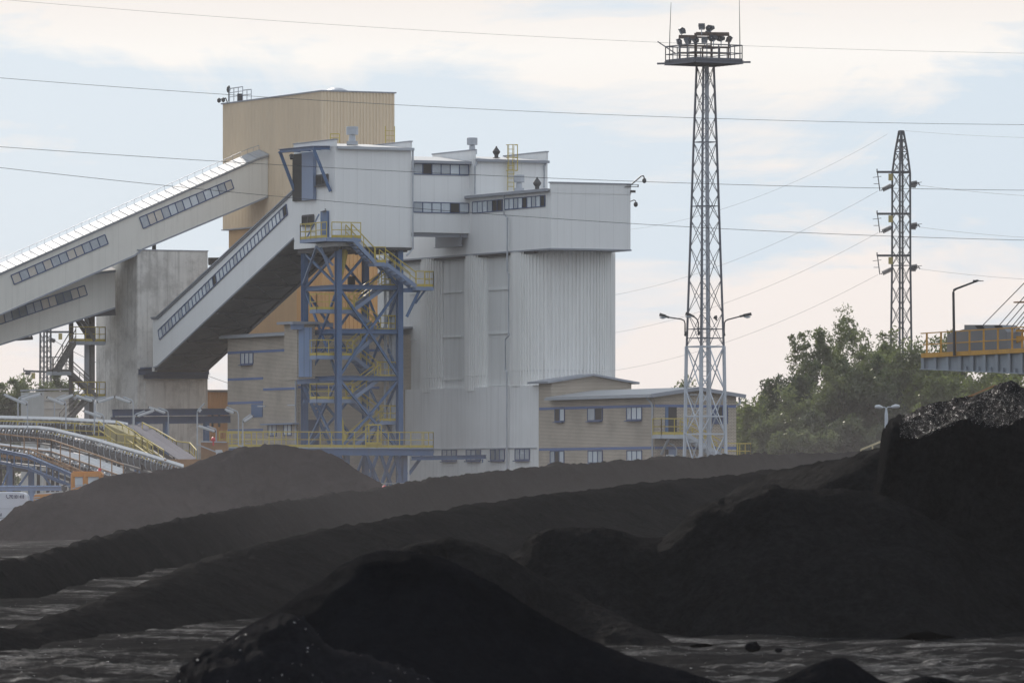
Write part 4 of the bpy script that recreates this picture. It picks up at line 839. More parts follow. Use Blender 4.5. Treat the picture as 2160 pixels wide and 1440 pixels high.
# ================================================================== INCLINED GALLERIES
def gallery(name, label, pl, top, bot, width, wins, roofm=M_roof, wallm=M_cream, seams=True, corr_under=False, pitched=True, n_seam=30, roof_th=.12, grp='enclosed conveyor galleries'):
    """top/bot: photo polylines (same count) of the near side wall; runs on plane pl; width = horizontal depth away from camera"""
    T = [pl.at(*p) for p in top]; Bt = [pl.at(*p) for p in bot]; back = -pl.n*width
    g = thing(name, label, 'gallery', (Bt[0].x, Bt[0].y, 0), group=grp)
    m = MB()
    for i in range(len(T)-1): 
        e0 = .0
        m.prism([Bt[i], Bt[i+1], T[i+1], T[i]], back)
    m.build('wall', wallm, g)
    r = MB(); c = .45 if pitched else 0
    for i in range(len(T)-1):
        a, b = T[i], T[i+1]; o_ = pl.n*.18
        q = [a+o_, a+back*.5+UP*c, a+back-o_, b+o_, b+back*.5+UP*c, b+back-o_]; th = UP*roof_th
        vs = [v+UP*.02 for v in q]+[v+th for v in q]
        r.add(vs, [(0, 1, 4, 3), (1, 2, 5, 4), (6, 9, 10, 7), (7, 10, 11, 8), (0, 3, 9, 6), (2, 8, 11, 5), (0, 6, 7, 1), (1, 7, 8, 2), (3, 4, 10, 9), (4, 5, 11, 10)])
    ro = r.build('roof', roofm, g)
    if seams:
        s = MB(); Ltot = sum((T[i+1]-T[i]).length for i in range(len(T)-1)); 
        for i in range(len(T)-1):
            n = max(2, round(n_seam*(T[i+1]-T[i]).length/Ltot))
            for k in range(n+1):
                a = T[i].lerp(T[i+1], k/n)+UP*(roof_th+.02); s.bar(a+pl.n*.18-UP*.02, a+back*.5+UP*(c-.02), .05, .02)
        for i in range(len(T)-1): s.bar(T[i]+back*.5+UP*(c+.45), T[i+1]+back*.5+UP*(c+.45), .035, .035)
        for i in range(len(T)-1):
            n = max(2, round(n_seam*(T[i+1]-T[i]).length/Ltot))
            for k in range(n+1): a = T[i].lerp(T[i+1], k/n)+back*.5+UP*(c+.1); s.bar(a, a+UP*.36, .02)
        s.build('roof_seam', M_groof, ro)
    tr = MB()
    for i in range(len(T)-1):
        tr.bar(T[i]+pl.n*.05+UP*.0, T[i+1]+pl.n*.05+UP*.0, .12, .16); tr.bar(Bt[i]+pl.n*.03, Bt[i+1]+pl.n*.03, .08, .12)
    tr.build('trim', M_groof, g)
    for q, n, dark, panes in wins: window4(g, pl, q, n, M_bframe, panes, dark=dark, off=.02, bar=.08)
    if corr_under:
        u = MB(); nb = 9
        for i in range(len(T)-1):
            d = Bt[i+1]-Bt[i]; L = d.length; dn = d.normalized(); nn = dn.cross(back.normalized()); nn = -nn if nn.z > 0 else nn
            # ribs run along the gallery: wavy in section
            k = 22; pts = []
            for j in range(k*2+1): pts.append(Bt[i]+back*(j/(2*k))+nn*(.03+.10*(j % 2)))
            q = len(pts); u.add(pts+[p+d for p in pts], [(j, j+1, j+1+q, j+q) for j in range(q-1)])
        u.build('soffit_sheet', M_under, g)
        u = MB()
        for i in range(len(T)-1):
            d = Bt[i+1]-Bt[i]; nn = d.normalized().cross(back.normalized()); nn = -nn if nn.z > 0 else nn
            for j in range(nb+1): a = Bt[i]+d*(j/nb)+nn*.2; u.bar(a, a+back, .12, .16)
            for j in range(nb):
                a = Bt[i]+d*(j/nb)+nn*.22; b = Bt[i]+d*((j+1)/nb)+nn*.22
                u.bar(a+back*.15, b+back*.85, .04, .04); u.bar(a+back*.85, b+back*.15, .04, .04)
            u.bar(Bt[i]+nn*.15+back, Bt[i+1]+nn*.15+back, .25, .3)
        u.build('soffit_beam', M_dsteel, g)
    return g
PC = [M_pcream, M_pane, M_pane2]
gallery('conveyor_gallery', 'long upper cream conveyor gallery rising to the beige tower', CR,
        [(-160, 652), (0, 578), (269, 458), (541, 337), (565, 329)], [(-160, 738), (0, 664), (284, 539), (300, 526), (565, 415)], 3.4,
        [([(294, 459), (487, 379.5), (493, 397.5), (302, 482)], 13, (), PC), ([(23, 581), (221, 495), (228, 514), (30, 600)], 12, (), [M_pcream, M_pane2])], n_seam=46)
CQ = CR.shift(-2.6)
gallery('conveyor_gallery', 'lower cream conveyor gallery ending at the left side of the concrete tower', CQ,
        [(-160, 650), (0, 610), (190, 578), (243, 572)], [(-160, 790), (0, 727), (150, 680), (243, 649)], 3.2,
        [([(-40, 674), (178, 602), (184, 622), (-36, 696)], 14, (), [M_paneg, M_pane2, M_pcream])], n_seam=24, seams=False)
G3L = TL
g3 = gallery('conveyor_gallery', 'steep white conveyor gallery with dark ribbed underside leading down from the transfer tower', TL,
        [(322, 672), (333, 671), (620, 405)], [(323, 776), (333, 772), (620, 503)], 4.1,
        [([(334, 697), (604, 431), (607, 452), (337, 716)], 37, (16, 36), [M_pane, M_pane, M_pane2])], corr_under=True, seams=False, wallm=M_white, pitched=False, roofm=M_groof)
m = MB(); m.bar(TL.at(326, 775, .0)-UP*.15, TL.at(326, 775, -4.0)-UP*.15, .4, .3); m.build('end_beam', M_conc, g3)
m = MB(); m.bar(TL.at(241, 655), TL.at(241, 655), .1)
sg = MB(); sg.prism([CR.at(150, 655, -2.7), CR.at(243, 651, -2.7), CR.at(245, 665, -2.7), CR.at(185, 668, -2.7)], -CR.n*2.4); sg.build('support_bracket', M_dsteel, ct)
pp = MB(); pp.bar(CQ.at(20, 716, -1), CQ.at(68, 713, -1), .3, .25); pp.bar(CQ.at(66, 706, -1), CQ.at(66, 716, -1), .12); pp.build('hanging_pipe', M_dsteel, ct)

# small buildings behind
os_ = thing('metal_shed', 'ochre ribbed sheet shed seen in the gap beside the brick annex', 'shed', at0(P(460, HY, 530)))
SH = Plane(px=439, Y=524, t=BV); m = MB(); a = SH.at(425, 826); b = SH.at(500, 826); m.corr(Vector((a.x, a.y, -.1)), Vector((b.x, b.y, -.1)), UP*(a.z+.1), SH.n, .25, .05); m.para(Vector((a.x, a.y, -.1))-SH.n*.02, Vector((b.x-a.x, b.y-a.y, 0)), -SH.n*4, UP*a.z); m.build('wall', M_orange, os_)
m = MB(); m.para(a+SH.n*.3, b-a, -SH.n*4.4, UP*.15); m.build('roof', M_groof, os_)
for x in (446, 460): slabq(SH, rect(SH, x, 868, x+4, 900), .05, .06).build('window', M_dark, os_)
ws = thing('block_shed', 'small pale grey block building behind the belt conveyors', 'shed', at0(P(120, HY, 540)))
SH = Plane(px=93, Y=540, t=BV); a = SH.at(93, 823); b = SH.at(152, 822); m = MB(); m.para(Vector((a.x, a.y, -.1)), Vector((b.x-a.x, b.y-a.y, 0)), -SH.n*5, UP*a.z); m.build('wall', M_block, ws)
m = MB(); m.para(a+SH.n*.15, b-a, -SH.n*5.3, UP*.12)
for y in (862, 845): m.bar(SH.at(93, y, .03), SH.at(150, y, .03), .06, .05)
m.build('roof', M_groof, ws)
# blue pipe bridge
pb = thing('pipe_bridge', 'dark blue steel beam frame on blue columns in front of the concrete tower', 'steel frame', at0(P(350, HY, 498)))
PBp = Plane(px=350, Y=498, t=BV)
m = MB(); m.hbeam(PBp.at(237, 870, -.8), PBp.at(484, 868, -.8), .4, .5); m.hbeam(PBp.at(234, 887), PBp.at(486, 884), .4, .55); 
for x in (240, 300, 360, 420, 480): m.bar(PBp.at(x, 880), PBp.at(x, 880, -.8), .2, .2)
m.build('beam', M_dblue, pb)
for x in (290, 350, 435): m = MB(); p = PBp.at(x, 890, -.1); m.hbeam(Vector((p.x, p.y, -.2)), p, .35, .4, DV, .05); m.build('column', M_blue, pb)
m = MB(); m.bar(PBp.at(306, 893), PBp.at(318, 912), .2, .22); m.bar(PBp.at(247, 893), PBp.at(253, 903), .2, .2); m.build('knee_brace', M_blue, pb)
# ================================================================== BELT CONVEYORS
def conveyor(label, near, w, belt_m, hoop_px=14, rail=None, rail_m=M_yel, truss=None, hoops=True, frame_m=M_dsteel, legs=6, thick=.05, name='belt_conveyor'):
    """near: list of (px,py,Y) of the belt's near edge, w: width vector"""
    pts = [P(*c) for c in near]; w = Vector(w); g = thing(name, label, 'conveyor', (pts[0].x, pts[0].y, 0), group='open belt conveyors in the yard')
    m = MB()
    for a, b in zip(pts, pts[1:]):
        n = 14
        for k in range(n):      # troughed belt: three strips across
            p, q = a.lerp(b, k/n), a.lerp(b, (k+1)/n)
            for s0, s1, z0, z1 in ((0, .3, .16, 0), (.3, .7, 0, 0), (.7, 1, 0, .16)):
                vs = [p+w*s0+UP*z0, q+w*s0+UP*z0, q+w*s1+UP*z1, p+w*s1+UP*z1]; m.add(vs+[v-UP*.04 for v in vs], [(0, 1, 2, 3), (7, 6, 5, 4), (0, 4, 5, 1), (2, 6, 7, 3)])
    m.build('belt', belt_m, g)
    m = MB()
    for a, b in zip(pts, pts[1:]):
        for o in (-w*.04, w*1.04): m.bar(a+o-UP*.42, b+o-UP*.42, .10, .22)
        m.bar(a+w*.5-UP*.95, b+w*.5-UP*.95, w.length*.8, .05)
        m.bar(a-UP*1.25, b-UP*1.25, .12, .2)
        m.para(a+w*.25-UP*.85, b-a, w*.02, UP*.62)
    m.build('frame', frame_m, g)
    if hoops:
        m = MB()
        for a, b in zip(pts, pts[1:]):
            n = max(2, round(abs((b.x/b.y-a.x/a.y)*F)/hoop_px))
            for k in range(n+1):
                p = a.lerp(b, k/n)-w*.08; m.tube([p+UP*.14, p+UP*.05-BV*.12, p-UP*.2-BV*.2, p-UP*.5-BV*.2, p-UP*.7-BV*.12], 0.028, 5)
                q = p+UP*.02; m.tube([q-UP*.22, q+w*1.16-UP*.22], .06, 6)
        m.build('idler_bracket', M_galv, g)
    # trestle legs
    k = 0
    for a, b in zip(pts, pts[1:]):
        n = max(1, round((b-a).length/5.0))
        for i in range(n+1):
            p = a.lerp(b, i/n)
            if p.z < 1.6: continue
            m = MB()
            for o in (0, 1): m.bar(p+w*o-UP*.5, Vector(((p+w*o).x, (p+w*o).y, -.2)), .14, .14)
            m.bar(p-UP*1.3, Vector(((p+w).x, (p+w).y, .2)), .07, .07); m.build('trestle_leg', M_dsteel, g)
    if rail:
        off, h, mt = rail; m = MB(); railing(m, [p+off for p in pts], h, 1.3, .04, toe=True); m.build('handrail', mt, g)
    return g
conveyor('long level belt conveyor along the top of the yard with bright belt and hoops', [(-160, 885, 455), (0, 886, 455), (120, 889, 455), (240, 896, 455), (268, 901, 454)], (0, 1.1, .18), M_beltw, 13, rail=(Vector((0, -1.1, -1.0)), .95, M_yel))
conveyor('belt conveyor curving down toward the yard with a dark belt seen from its end', [(262, 898, 454), (290, 916, 449), (330, 943, 442), (376, 974, 432)], (1.15, .35, .10), M_belt, 16, rail=(Vector((-1.1, -.9, -1.0)), .95, M_yel), hoops=False)
conveyor('middle belt conveyor with bright belt sloping down behind the brown coal heap', [(-160, 902, 450), (-20, 905, 450), (80, 907, 448), (110, 911, 446), (200, 933, 440), (300, 962, 433), (386, 989, 428)], (0, 1.0, .16), M_beltw, 12)
# side skirts, yellow guards and the walkway beside the second belt
g = thing('conveyor_guard', 'yellow sheet guard and railing beside the head of the level belt conveyor', 'guard', at0(P(250, HY, 447)))
m = MB(); m.prism([P(222, 893, 447), P(262, 898, 447), P(318, 937, 444), P(318, 958, 444), P(256, 945, 446), P(222, 915, 447)], (0, .06, 0)); m.build('guard_sheet', mat('dusty_yellow_sheet', (.42, .35, .16), .7, var=.2, streak=.4), g)
m = MB(); railing(m, [P(208, 923, 446), P(245, 949, 444), P(300, 956, 442), P(345, 984, 438)], 1.1, 1.0, toe=False); railing(m, [P(245, 922, 447), P(285, 945, 445), P(322, 975, 442)], 1.1, 1.0, toe=False)
railing(m, [P(300, 925, 452), P(330, 940, 450), P(372, 965, 444), P(400, 968, 443), P(415, 985, 440)], 1.1, 1.2, toe=True); m.build('handrail', M_yel, g)
for x in (225, 300): b2 = MB(); p = P(x, 930, 446.5); b2.bar(p, Vector((p.x, p.y, -.1)), .15); b2.build('post', M_dsteel, g)
wg = conveyor('lowest belt conveyor in the blue truss with rusty posts and a pale handrail', [(-160, 935, 428), (-30, 940, 428), (25, 947, 427), (110, 957, 425), (190, 984, 421), (262, 1010, 418)], (0, 1.0, .14), M_beltw, 14, rail=(Vector((0, -1.0, -.6)), 1.5, M_rust))
m = MB(); q = [P(-160, 944, 425.5), P(0, 950, 425.5), P(60, 962, 424), P(150, 1000, 421), P(200, 1022, 419)]
for a, b in zip(q, q[1:]):
    m.hbeam(a, b, .3, .2); m.hbeam(a-UP*.75, b-UP*.75, .3, .16)
    n = max(2, round((b-a).length/.62))
    for k in range(n): m.bar(a.lerp(b, k/n), a.lerp(b, k/n)-UP*.75, .08, .08)
for x, y in ((20, 978), (66, 984)): p = P(x, y, 425); m.hbeam(p, Vector((p.x, p.y, -.1)), .3, .3, DV)
m.bar(P(66, 988, 425), P(40, 1024, 425), .14); m.bar(P(84, 992, 425), P(112, 1030, 425), .14); m.bar(P(20, 985, 425), P(5, 1024, 425), .12); m.build('truss', M_blue, wg)
m = MB(); railing(m, [P(60, 962, 424.4), P(150, 1000, 421.4), P(200, 1022, 419.4)], .5, .6, toe=False); m.build('kick_rail', M_rust, wg)
wg2 = conveyor('short bright low belt seen through railings above the orange loader', [(100, 958, 436), (180, 975, 434), (260, 1003, 431)], (0, 1.0, .3), M_beltw, 14, frame_m=M_galv)
# conveyor tail station to the right of the belts
g = thing('loading_station', 'rust brown conveyor tail station with pale edge strips above the brown heap', 'conveyor station', at0(P(430, HY, 440)))
m = MB(); m.prism([P(424, 932, 440), P(480, 932, 440), P(480, 952, 440), P(500, 985, 440), P(424, 985, 440)], (0, 1.6, 0)); m.build('body', M_rust, g)
m = MB(); m.bar(P(424, 931, 439.9), P(478, 932, 439.9), .14, .08); m.bar(P(416, 937, 439.6), P(482, 963, 439.6), .14, .08); m.bar(P(505, 939, 439.6), P(533, 948, 439.6), .14, .1); m.build('edge_strip', M_galv, g)
m = MB(); m.prism([P(454, 948, 439.4), P(468, 948, 439.4), P(470, 955, 439.4), P(492, 958, 439.4), P(484, 962, 439.4), P(456, 958, 439.4)], (0, .3, 0)); m.build('pale_cover', M_lampw, g)
m = MB(); railing(m, [P(478, 950, 452), P(530, 950, 452)], 1.2, .7, toe=False); m.build('handrail', M_yel, g)
m = MB(); c = P(450, 930, 439); m.tube([c-UP*.3, c+UP*.05], .06); m.lathe(c, [(.14, 0), (.16, .12), (.1, .24), (.02, .28)], 10); m.build('beacon', M_red, g)
m = MB(); m.prism([P(345, 968, 431), P(425, 968, 431), P(425, 985, 431), P(360, 990, 431)], (0, 2, 0)); m.build('tail_box', M_rust, g)

# ------------------------------------------------ lamps along the conveyors
def conv_lamp(i, pole_x, pole_b, h0, h1, Y, label):
    """pole at column pole_x down to row pole_b; tube housing from h0 (near the pole) to h1 (free end)"""
    p = P(pole_x, h0[1], Y); g = thing('conveyor_lamp', label, 'lamp', (p.x, p.y, 0), group='tube lamps on poles along the conveyors')
    a = P(h0[0], h0[1], Y); b = P(h1[0], h1[1], Y); d = (b-a).normalized(); m = MB()
    bt = P(pole_x, pole_b, Y)
    top = a+UP*.18; k = a+d*.6+UP*.16
    m.tube([bt, Vector((p.x, p.y, top.z-.35)), Vector((p.x, p.y, top.z-.12)).lerp(top, .3), top, k+UP*.04], .045, 6); m.build('pole', M_galv, g)
    m = MB(); m.bar(a+d*.05, b, .22, .10); m.bar(a+d*.1+UP*.06, b-d*.05+UP*.06, .10, .08); m.build('housing', M_lampw, g)
    m = MB(); m.tube([a+d*.15-UP*.07, b-d*.1-UP*.07], .045, 6); m.build('tube', M_lpanel if 0 else M_pane, g)
    m = MB(); m.bar(a+d*.0, a+d*.06, .24, .14); m.bar(b, b+d*.06, .24, .14); m.build('end_cap', M_dsteel, g)
LL = [(58, 912, (57, 853), (8, 832), 448, 'leftmost lamp, its tube housing drooping to the right onto its pole'), (38, 903, (42, 843), (86, 831), 456, 'lamp rising to the right, second from the left edge'),
      (139, 905, (137, 853), (100, 838), 447, 'dark lamp in front of the pale block building, drooping right'), (115, 890, (122, 844), (155, 833), 457, 'lamp rising right toward the steel column of the stair'),
      (199, 915, (197, 846), (160, 834), 447, 'left lamp head of the peaked pair at the foot of the concrete tower stair'), (201.5, 900, (205, 848), (241, 837), 457, 'lamp rising right to the peak in front of the concrete tower'),
      (281, 930, (277, 849), (243, 837), 446, 'lamp descending right onto the tall pole in front of the concrete tower'), (219, 905, (216, 880), (178, 867), 444, 'low lamp drooping right just above the level belt conveyor'),
      (283, 940, (288, 878), (326, 865), 455, 'lamp rising right below the blue beam frame'), (355, 935, (351, 871), (314, 859), 455, 'lamp drooping right across the blue beam frame'),
      (416, 985, (418, 870), (425, 863), 440, 'short upright lamp seen end on at the right of the conveyors'), (456, 935, (455, 910), (418, 898), 450, 'lamp above the red beacon, drooping right'),
      (503, 940, (495, 871), (474, 863), 450, 'slim bright lamp on a curved pole before the brick annex'), (512, 945, (513, 890), (533, 877), 450, 'bright lamp rising right in front of the blue shutter of the brick annex')]
for i, a in enumerate(LL): conv_lamp(i, a[0], a[1], a[2], a[3], a[4], a[5])

# ================================================================== VEHICLES
Yv = 402; v0 = P(66, HY, Yv); zt = zc(1037, Yv)
vn = thing('van', 'white delivery van with blue telephone number on its side, half hidden by the brown heap', 'van', (v0.x-2.6, v0.y, 0))
def vp(u, z, d=0): return Vector((v0.x-u, v0.y+d, z))
prof = [(0.0, .45), (0.02, 1.45), (.28, zt-.18), (.45, zt-.04), (.8, zt), (3.9, zt), (4.3, zt-.15), (4.95, 1.45), (5.55, 1.2), (5.7, .9), (5.7, .45)]
m = MB(); m.prism([vp(u, z) for u, z in prof], (0, 1.9, 0)); body = m.build('body', M_vanw, vn)
bv = body.modifiers.new('soft_edges', 'BEVEL'); bv.width = .06; bv.segments = 3
for u in (.95, 4.7):
    for d in (-.03, 1.7): m = MB(); a = vp(u, .36, d); m.tube([a, a+Vector((0, .24, 0))], .36, 18); wl = m.build('wheel', M_rubber, vn); m = MB(); m.tube([a-Vector((0, .015, 0)), a+Vector((0, .2, 0))], .2, 14); m.build('rim', M_galv, wl)
m = MB(); m.prism([vp(4.0, 1.4, -.012), vp(4.85, 1.4, -.012), vp(4.33, zt-.3, -.012), vp(4.0, zt-.3, -.012)], (0, .02, 0)); m.build('side_window', M_dark, vn)
m = MB(); m.prism([vp(5.0, 1.46, .12), vp(4.37, zt-.2, .12), vp(4.37, zt-.2, 1.78), vp(5.0, 1.46, 1.78)], (-.03, 0, .02)); m.build('windscreen', M_dark, vn)
m = MB(); m.bar(vp(.1, 1.2, -.01), vp(5.5, 1.2, -.01), .03, .05); m.bar(vp(2.2, .5, -.006), vp(2.2, zt-.15, -.006), .02, .02); m.bar(vp(.1, 1.75, -.006), vp(3.9, 1.78, -.006), .02, .015); m.build('trim_strip', M_groof, vn)
m = MB(); m.box(v0.x-.03, v0.x+.02, v0.y+.05, v0.y+.25, .9, 1.25); m.build('tail_lamp', M_red, vn)
def text(s, size, loc, mt, parent, name, rx=90, rz=0, sx=1.0):
    c = bpy.data.curves.new(name, 'FONT'); c.body = s; c.size = size; c.extrude = .004; c.offset = .006
    o = bpy.data.objects.new(name, c); S.collection.objects.link(o); dg = bpy.context.evaluated_depsgraph_get(); me = bpy.data.meshes.new_from_object(o.evaluated_get(dg)); bpy.data.objects.remove(o)
    me.materials.clear(); me.materials.append(mt); o = bpy.data.objects.new(name, me); S.collection.objects.link(o); o.parent = parent; o.location = Vector(loc)-OFF[parent]; o.rotation_euler = (R(rx), 0, R(rz)); o.scale = (sx, 1, 1); return o
tp = P(19, 1050.5, Yv-.02); text('792 001 418', .30, tp, M_bprint, vn, 'phone_number', sx=.60)
m = MB(); c = P(15.5, 1046.5, Yv-.015); m.tube([c+Vector((-.05, 0, .1)), c+Vector((-.07, 0, .0)), c+Vector((0, 0, -.09)), c+Vector((.07, 0, -.1))], [.035, .02, .02, .035], 6); m.build('phone_icon', M_bprint, vn)
tp = P(-3, 1088, Yv-.02); text('ail', .26, tp, M_bprint, vn, 'company_lettering', sx=.9)
# wheel loader
Yl = 398; lx = P(182, HY, Yl)
ld = thing('wheel_loader', 'orange wheel loader with boxy cab, its lower half hidden behind the brown coal heap', 'loader', (lx.x, lx.y, 0))
def lq(px, py, d=0): q = P(px, py, Yl); return Vector((q.x, q.y+d, q.z))
m = MB(); m.prism([lq(150, 996), lq(213, 996), lq(216, 999), lq(216, 1001), lq(150, 1001)], (0, 1.5, 0)); m.prism([lq(154, 993.5, .1), lq(212, 993.5, .1), lq(213, 996, .1), lq(152, 996, .1)], (0, 1.3, 0)); m.build('cab_roof', M_mach, ld)
m = MB()
for x, w in ((153.5, .22), (180, .3), (212, .18)):
    for d in (.05, 1.4): m.bar(lq(x, 1000, d), lq(x, 1046, d), w, .12, DV)
m.bar(lq(152, 1003, .05), lq(152, 1003, 1.4), .1); m.bar(lq(213, 1003, .05), lq(213, 1003, 1.4), .1)
for d in (.05, 1.4): m.bar(lq(152, 1030, d), lq(180, 1030, d), .1, .12); m.bar(lq(152, 1003, d), lq(213, 1003, d), .12, .12); m.para(lq(152, 1052, d), (1.8, 0, 0), (0, .06, 0), (0, 0, .75))
m.build('cab_frame', M_mach, ld)
m = MB()
for d in (.08, 1.38): m.para(lq(154, 1048, d), (1.62, 0, 0), (0, .01, 0), (0, 0, 1.25))
m.build('cab_glass', M_pane, ld)
m = MB(); m.prism([lq(70, 1047, .2), lq(74, 1042, .2), lq(150, 1039, .2), lq(150, 1075, .2), lq(70, 1075, .2)], (0, 1.2, 0)); m.build('engine_hood', M_mach, ld)
m = MB(); m.prism([lq(71, 1041, .25), lq(110, 1037, .25), lq(150, 1036.5, .25), lq(150, 1038.8, .25), lq(72, 1043.5, .25)], (0, 1.1, 0)); m.build('hood_top', M_lampw, ld)
m = MB()
for y in (1049, 1053, 1057, 1061): m.bar(lq(68, y, .3), lq(84, y-.8, .3), .3, .05)
m.build('hood_louvre', M_galv, ld)
m = MB(); m.tube([lq(134, 1040, .6), lq(134, 1030, .6)], .07, 8); m.lathe(lq(134, 1033, .6), [(.1, -.05), (.17, 0), (.17, .28), (.1, .33)], 12); m.build('air_filter', M_dsteel, ld)
m = MB(); m.bar(lq(136, 1025, .1), lq(172, 1022, .1), .05); m.bar(lq(150, 1031, 0), lq(182, 1020, -.05), .05); m.build('grab_rail', M_galv, ld)
m = MB(); m.lathe(lq(209, 993, .7), [(.09, 0), (.1, .14), (.02, .2)], 8); m.build('beacon', M_red, ld)
for x in (95, 205):
    for d in (-.1, 1.2): m = MB(); a = lq(x, 1100, d); a.z = .78; m.tube([a, a+Vector((0, .5, 0))], .78, 20); wl = m.build('wheel', M_rubber, ld); m = MB(); m.tube([a-Vector((0, .02, 0)), a+Vector((0, .4, 0))], .38, 14); m.build('rim', M_mach, wl)
m = MB(); a = lq(250, 1110, 0); a.z = .3; m.prism([a+Vector((0, -.4, 0)), a+Vector((1.1, -.4, -.1)), a+Vector((.9, -.4, .9)), a+Vector((.1, -.4, 1.0))], (0, 2.4, 0)); m.bar(a+Vector((.2, .6, .5)), lq(200, 1060, .6), .25, .3); m.build('bucket', M_mach, ld)
# blue pipe rack behind the van
pr = thing('blue_beam_stand', 'light blue steel beam on posts running behind the white van', 'steel beam', at0(P(68, HY, 408)))
B8 = Plane(px=68, Y=408, t=Vector((1, 0, 0))); m = MB(); m.hbeam(B8.at(-160, 1030), B8.at(133, 1030), .3, .26); m.build('beam', M_lblue, pr); m = MB(); m.bar(B8.at(-160, 1024.5), B8.at(128, 1024.5), .34, .06); m.build('pale_plate', M_lpanel, pr)
for x in (66, -110): m = MB(); p = B8.at(x, 1030); m.hbeam(p, Vector((p.x, p.y, -.2)), .22, .25, DV); m.build('post', M_lblue, pr)
m = MB(); p = B8.at(69, 1040); m.prism([B8.at(58, 1034), B8.at(76, 1034), B8.at(70, 1060), B8.at(66, 1060)], (0, .03, 0)); m.build('gusset', M_lblue, pr)

# ================================================================== FLOODLIGHT MAST
Ym = 440; mc = P(1487.5, HY, Ym); px = lambda n: n*Ym/F
ms = thing('floodlight_mast', 'tall grey lattice floodlight mast with square railed platform of floodlights on top', 'mast', at0(mc))
rot = R(-14.3); zm = lambda y: zc(y, Ym)
m = MB(); secs_lo = [(-.1, px(50)), (zm(915), px(43.5)), (zm(730), px(40.5))]
c_lo = lattice(m, mc, secs_lo, rot, .17, .07, 1.5, horiz=[(zm(915), px(43.5)), (zm(878), px(43)), (zm(731), px(40.5))]); m.build('lower_frame', M_mastlow, ms)
m = MB(); secs_hi = [(zm(730), px(40)), (zm(520), px(32.5)), (zm(300), px(25)), (zm(139), px(18.5))]
lattice(m, mc, secs_hi, rot, .11, .04, 1.5, horiz=[(zm(713), px(39.5)), (zm(694), px(39)), (zm(435), px(29.5)), (zm(300), px(25))]); m.build('upper_frame', M_mast, ms)
m = MB(); cc = mc+Vector((px(9), .25, 0)); m.tube([Vector((cc.x, cc.y, 0)), Vector((mc.x+px(2), cc.y, zm(139)))], [px(4.6), px(3)], 10); m.build('cable_duct', M_mastlow if 0 else M_galv, ms)
ladder(ms, Vector((mc.x-px(5), mc.y, .2)), Vector((mc.x-px(5), mc.y, zm(139))), Vector((px(12), 0, 0)), M_galv, rung=.32, r=.028)
# street lamp arms
def arm_lamp(x0, y0, pts, hd, flip):
    q = [P(x, y, Ym-.3) for x, y in pts]; m = MB(); m.tube(q, .05, 6); m.bar(P(x0, y0, Ym-.2), q[0], .12); a = m.build('lamp_arm', M_dsteel, ms)
    b, e = q[-1], P(*hd, Ym-.3); d = (e-b).normalized(); m = MB(); m.bar(b-d*.05, b+d*.25, .16, .14); m.bar(b+d*.2, e, .30, .20); m.build('lamp_head', M_dsteel, a)
    m = MB(); c = b.lerp(e, .62)-UP*.12; m.lathe(c-UP*.1, [(.04, 0), (.2, .05), (.22, .12)], 12); m.build('lamp_glass', M_pane, a)
arm_lamp(1449, 700, [(1445, 708), (1445, 682), (1443, 676), (1437, 673), (1410, 669)], (1391, 663), 0)
arm_lamp(1476, 700, [(1473, 706), (1473, 680), (1470, 673), (1463, 667)], (1446, 661), 0)
arm_lamp(1526, 700, [(1528, 708), (1528, 682), (1530, 677), (1535, 674), (1562, 667)], (1585, 662), 1)
m = MB(); m.bar(P(1506, 668, Ym), P(1512, 672, Ym), .3, .2); m.bar(P(1511, 665, Ym), P(1511, 676, Ym), .1); m.build('small_floodlight', M_dsteel, ms)
# platform
zd = zm(133); Rp = px(84); pr_ = R(-14.3)+R(0)
def pc(i, r=Rp, z=zd): a = R(-97)+i*math.pi/2; return Vector((mc.x+math.cos(a)*r, mc.y+math.sin(a)*r, z))
def pcc(i, r=Rp, z=zd): a = R(-14.3)+i*math.pi/2; return Vector((mc.x-px(3)+math.cos(a)*r, mc.y+math.sin(a)*r, z))
m = MB(); q = [pcc(i) for i in range(4)]; m.prism(q, (0, 0, .06))
m2 = MB()
for i in range(4): m2.hbeam(pcc(i), pcc(i+1), .14, .24); m2.bar(pcc(i, Rp*.55)-UP*.1, pcc(i+1, Rp*.55)-UP*.1, .1, .14)
for k in range(1, 8):
    m2.bar(pcc(0).lerp(pcc(1), k/8)-UP*.08, pcc(3).lerp(pcc(2), k/8)-UP*.08, .06, .12)
for i in range(4): m2.bar(pcc(i, Rp*1.2), pcc(i, Rp*.2), .12, .12)
pd = m.build('platform_deck', M_mast, ms); m2.build('platform_beam', M_mast, pd)
m = MB(); rl = [pcc(i, Rp*.985, zd+.06) for i in range(4)]; railing(m, rl+[rl[0]], 1.05, .85, .035, toe=True); m.bar(P(1387, 88, Ym), P(1426, 114, Ym), .07); m.build('platform_railing', M_mast, ms)
m = MB()
for x0, x1, y, d in ((1432, 1466, 76, -.6), (1432, 1466, 80, -.6), (1468, 1538, 70, -.2), (1468, 1538, 74, -.2), (1470, 1500, 79, -.2), (1430, 1540, 112, .2), (1436, 1500, 97, -.9), (1480, 1540, 100, .9)):
    m.bar(P(x0, y, Ym+d), P(x1, y+.6, Ym+d), .09, .12)
for x, y, d in ((1433, 76, -.6), (1466, 70, -.2), (1469, 70, -.2), (1500, 72, -.2), (1537, 72, -.2), (1450, 95, -.9), (1482, 97, .9), (1516, 97, 0)): m.bar(P(x, y, Ym+d), P(x, 131, Ym+d), .1)
m.build('lamp_rack', M_rack, ms)
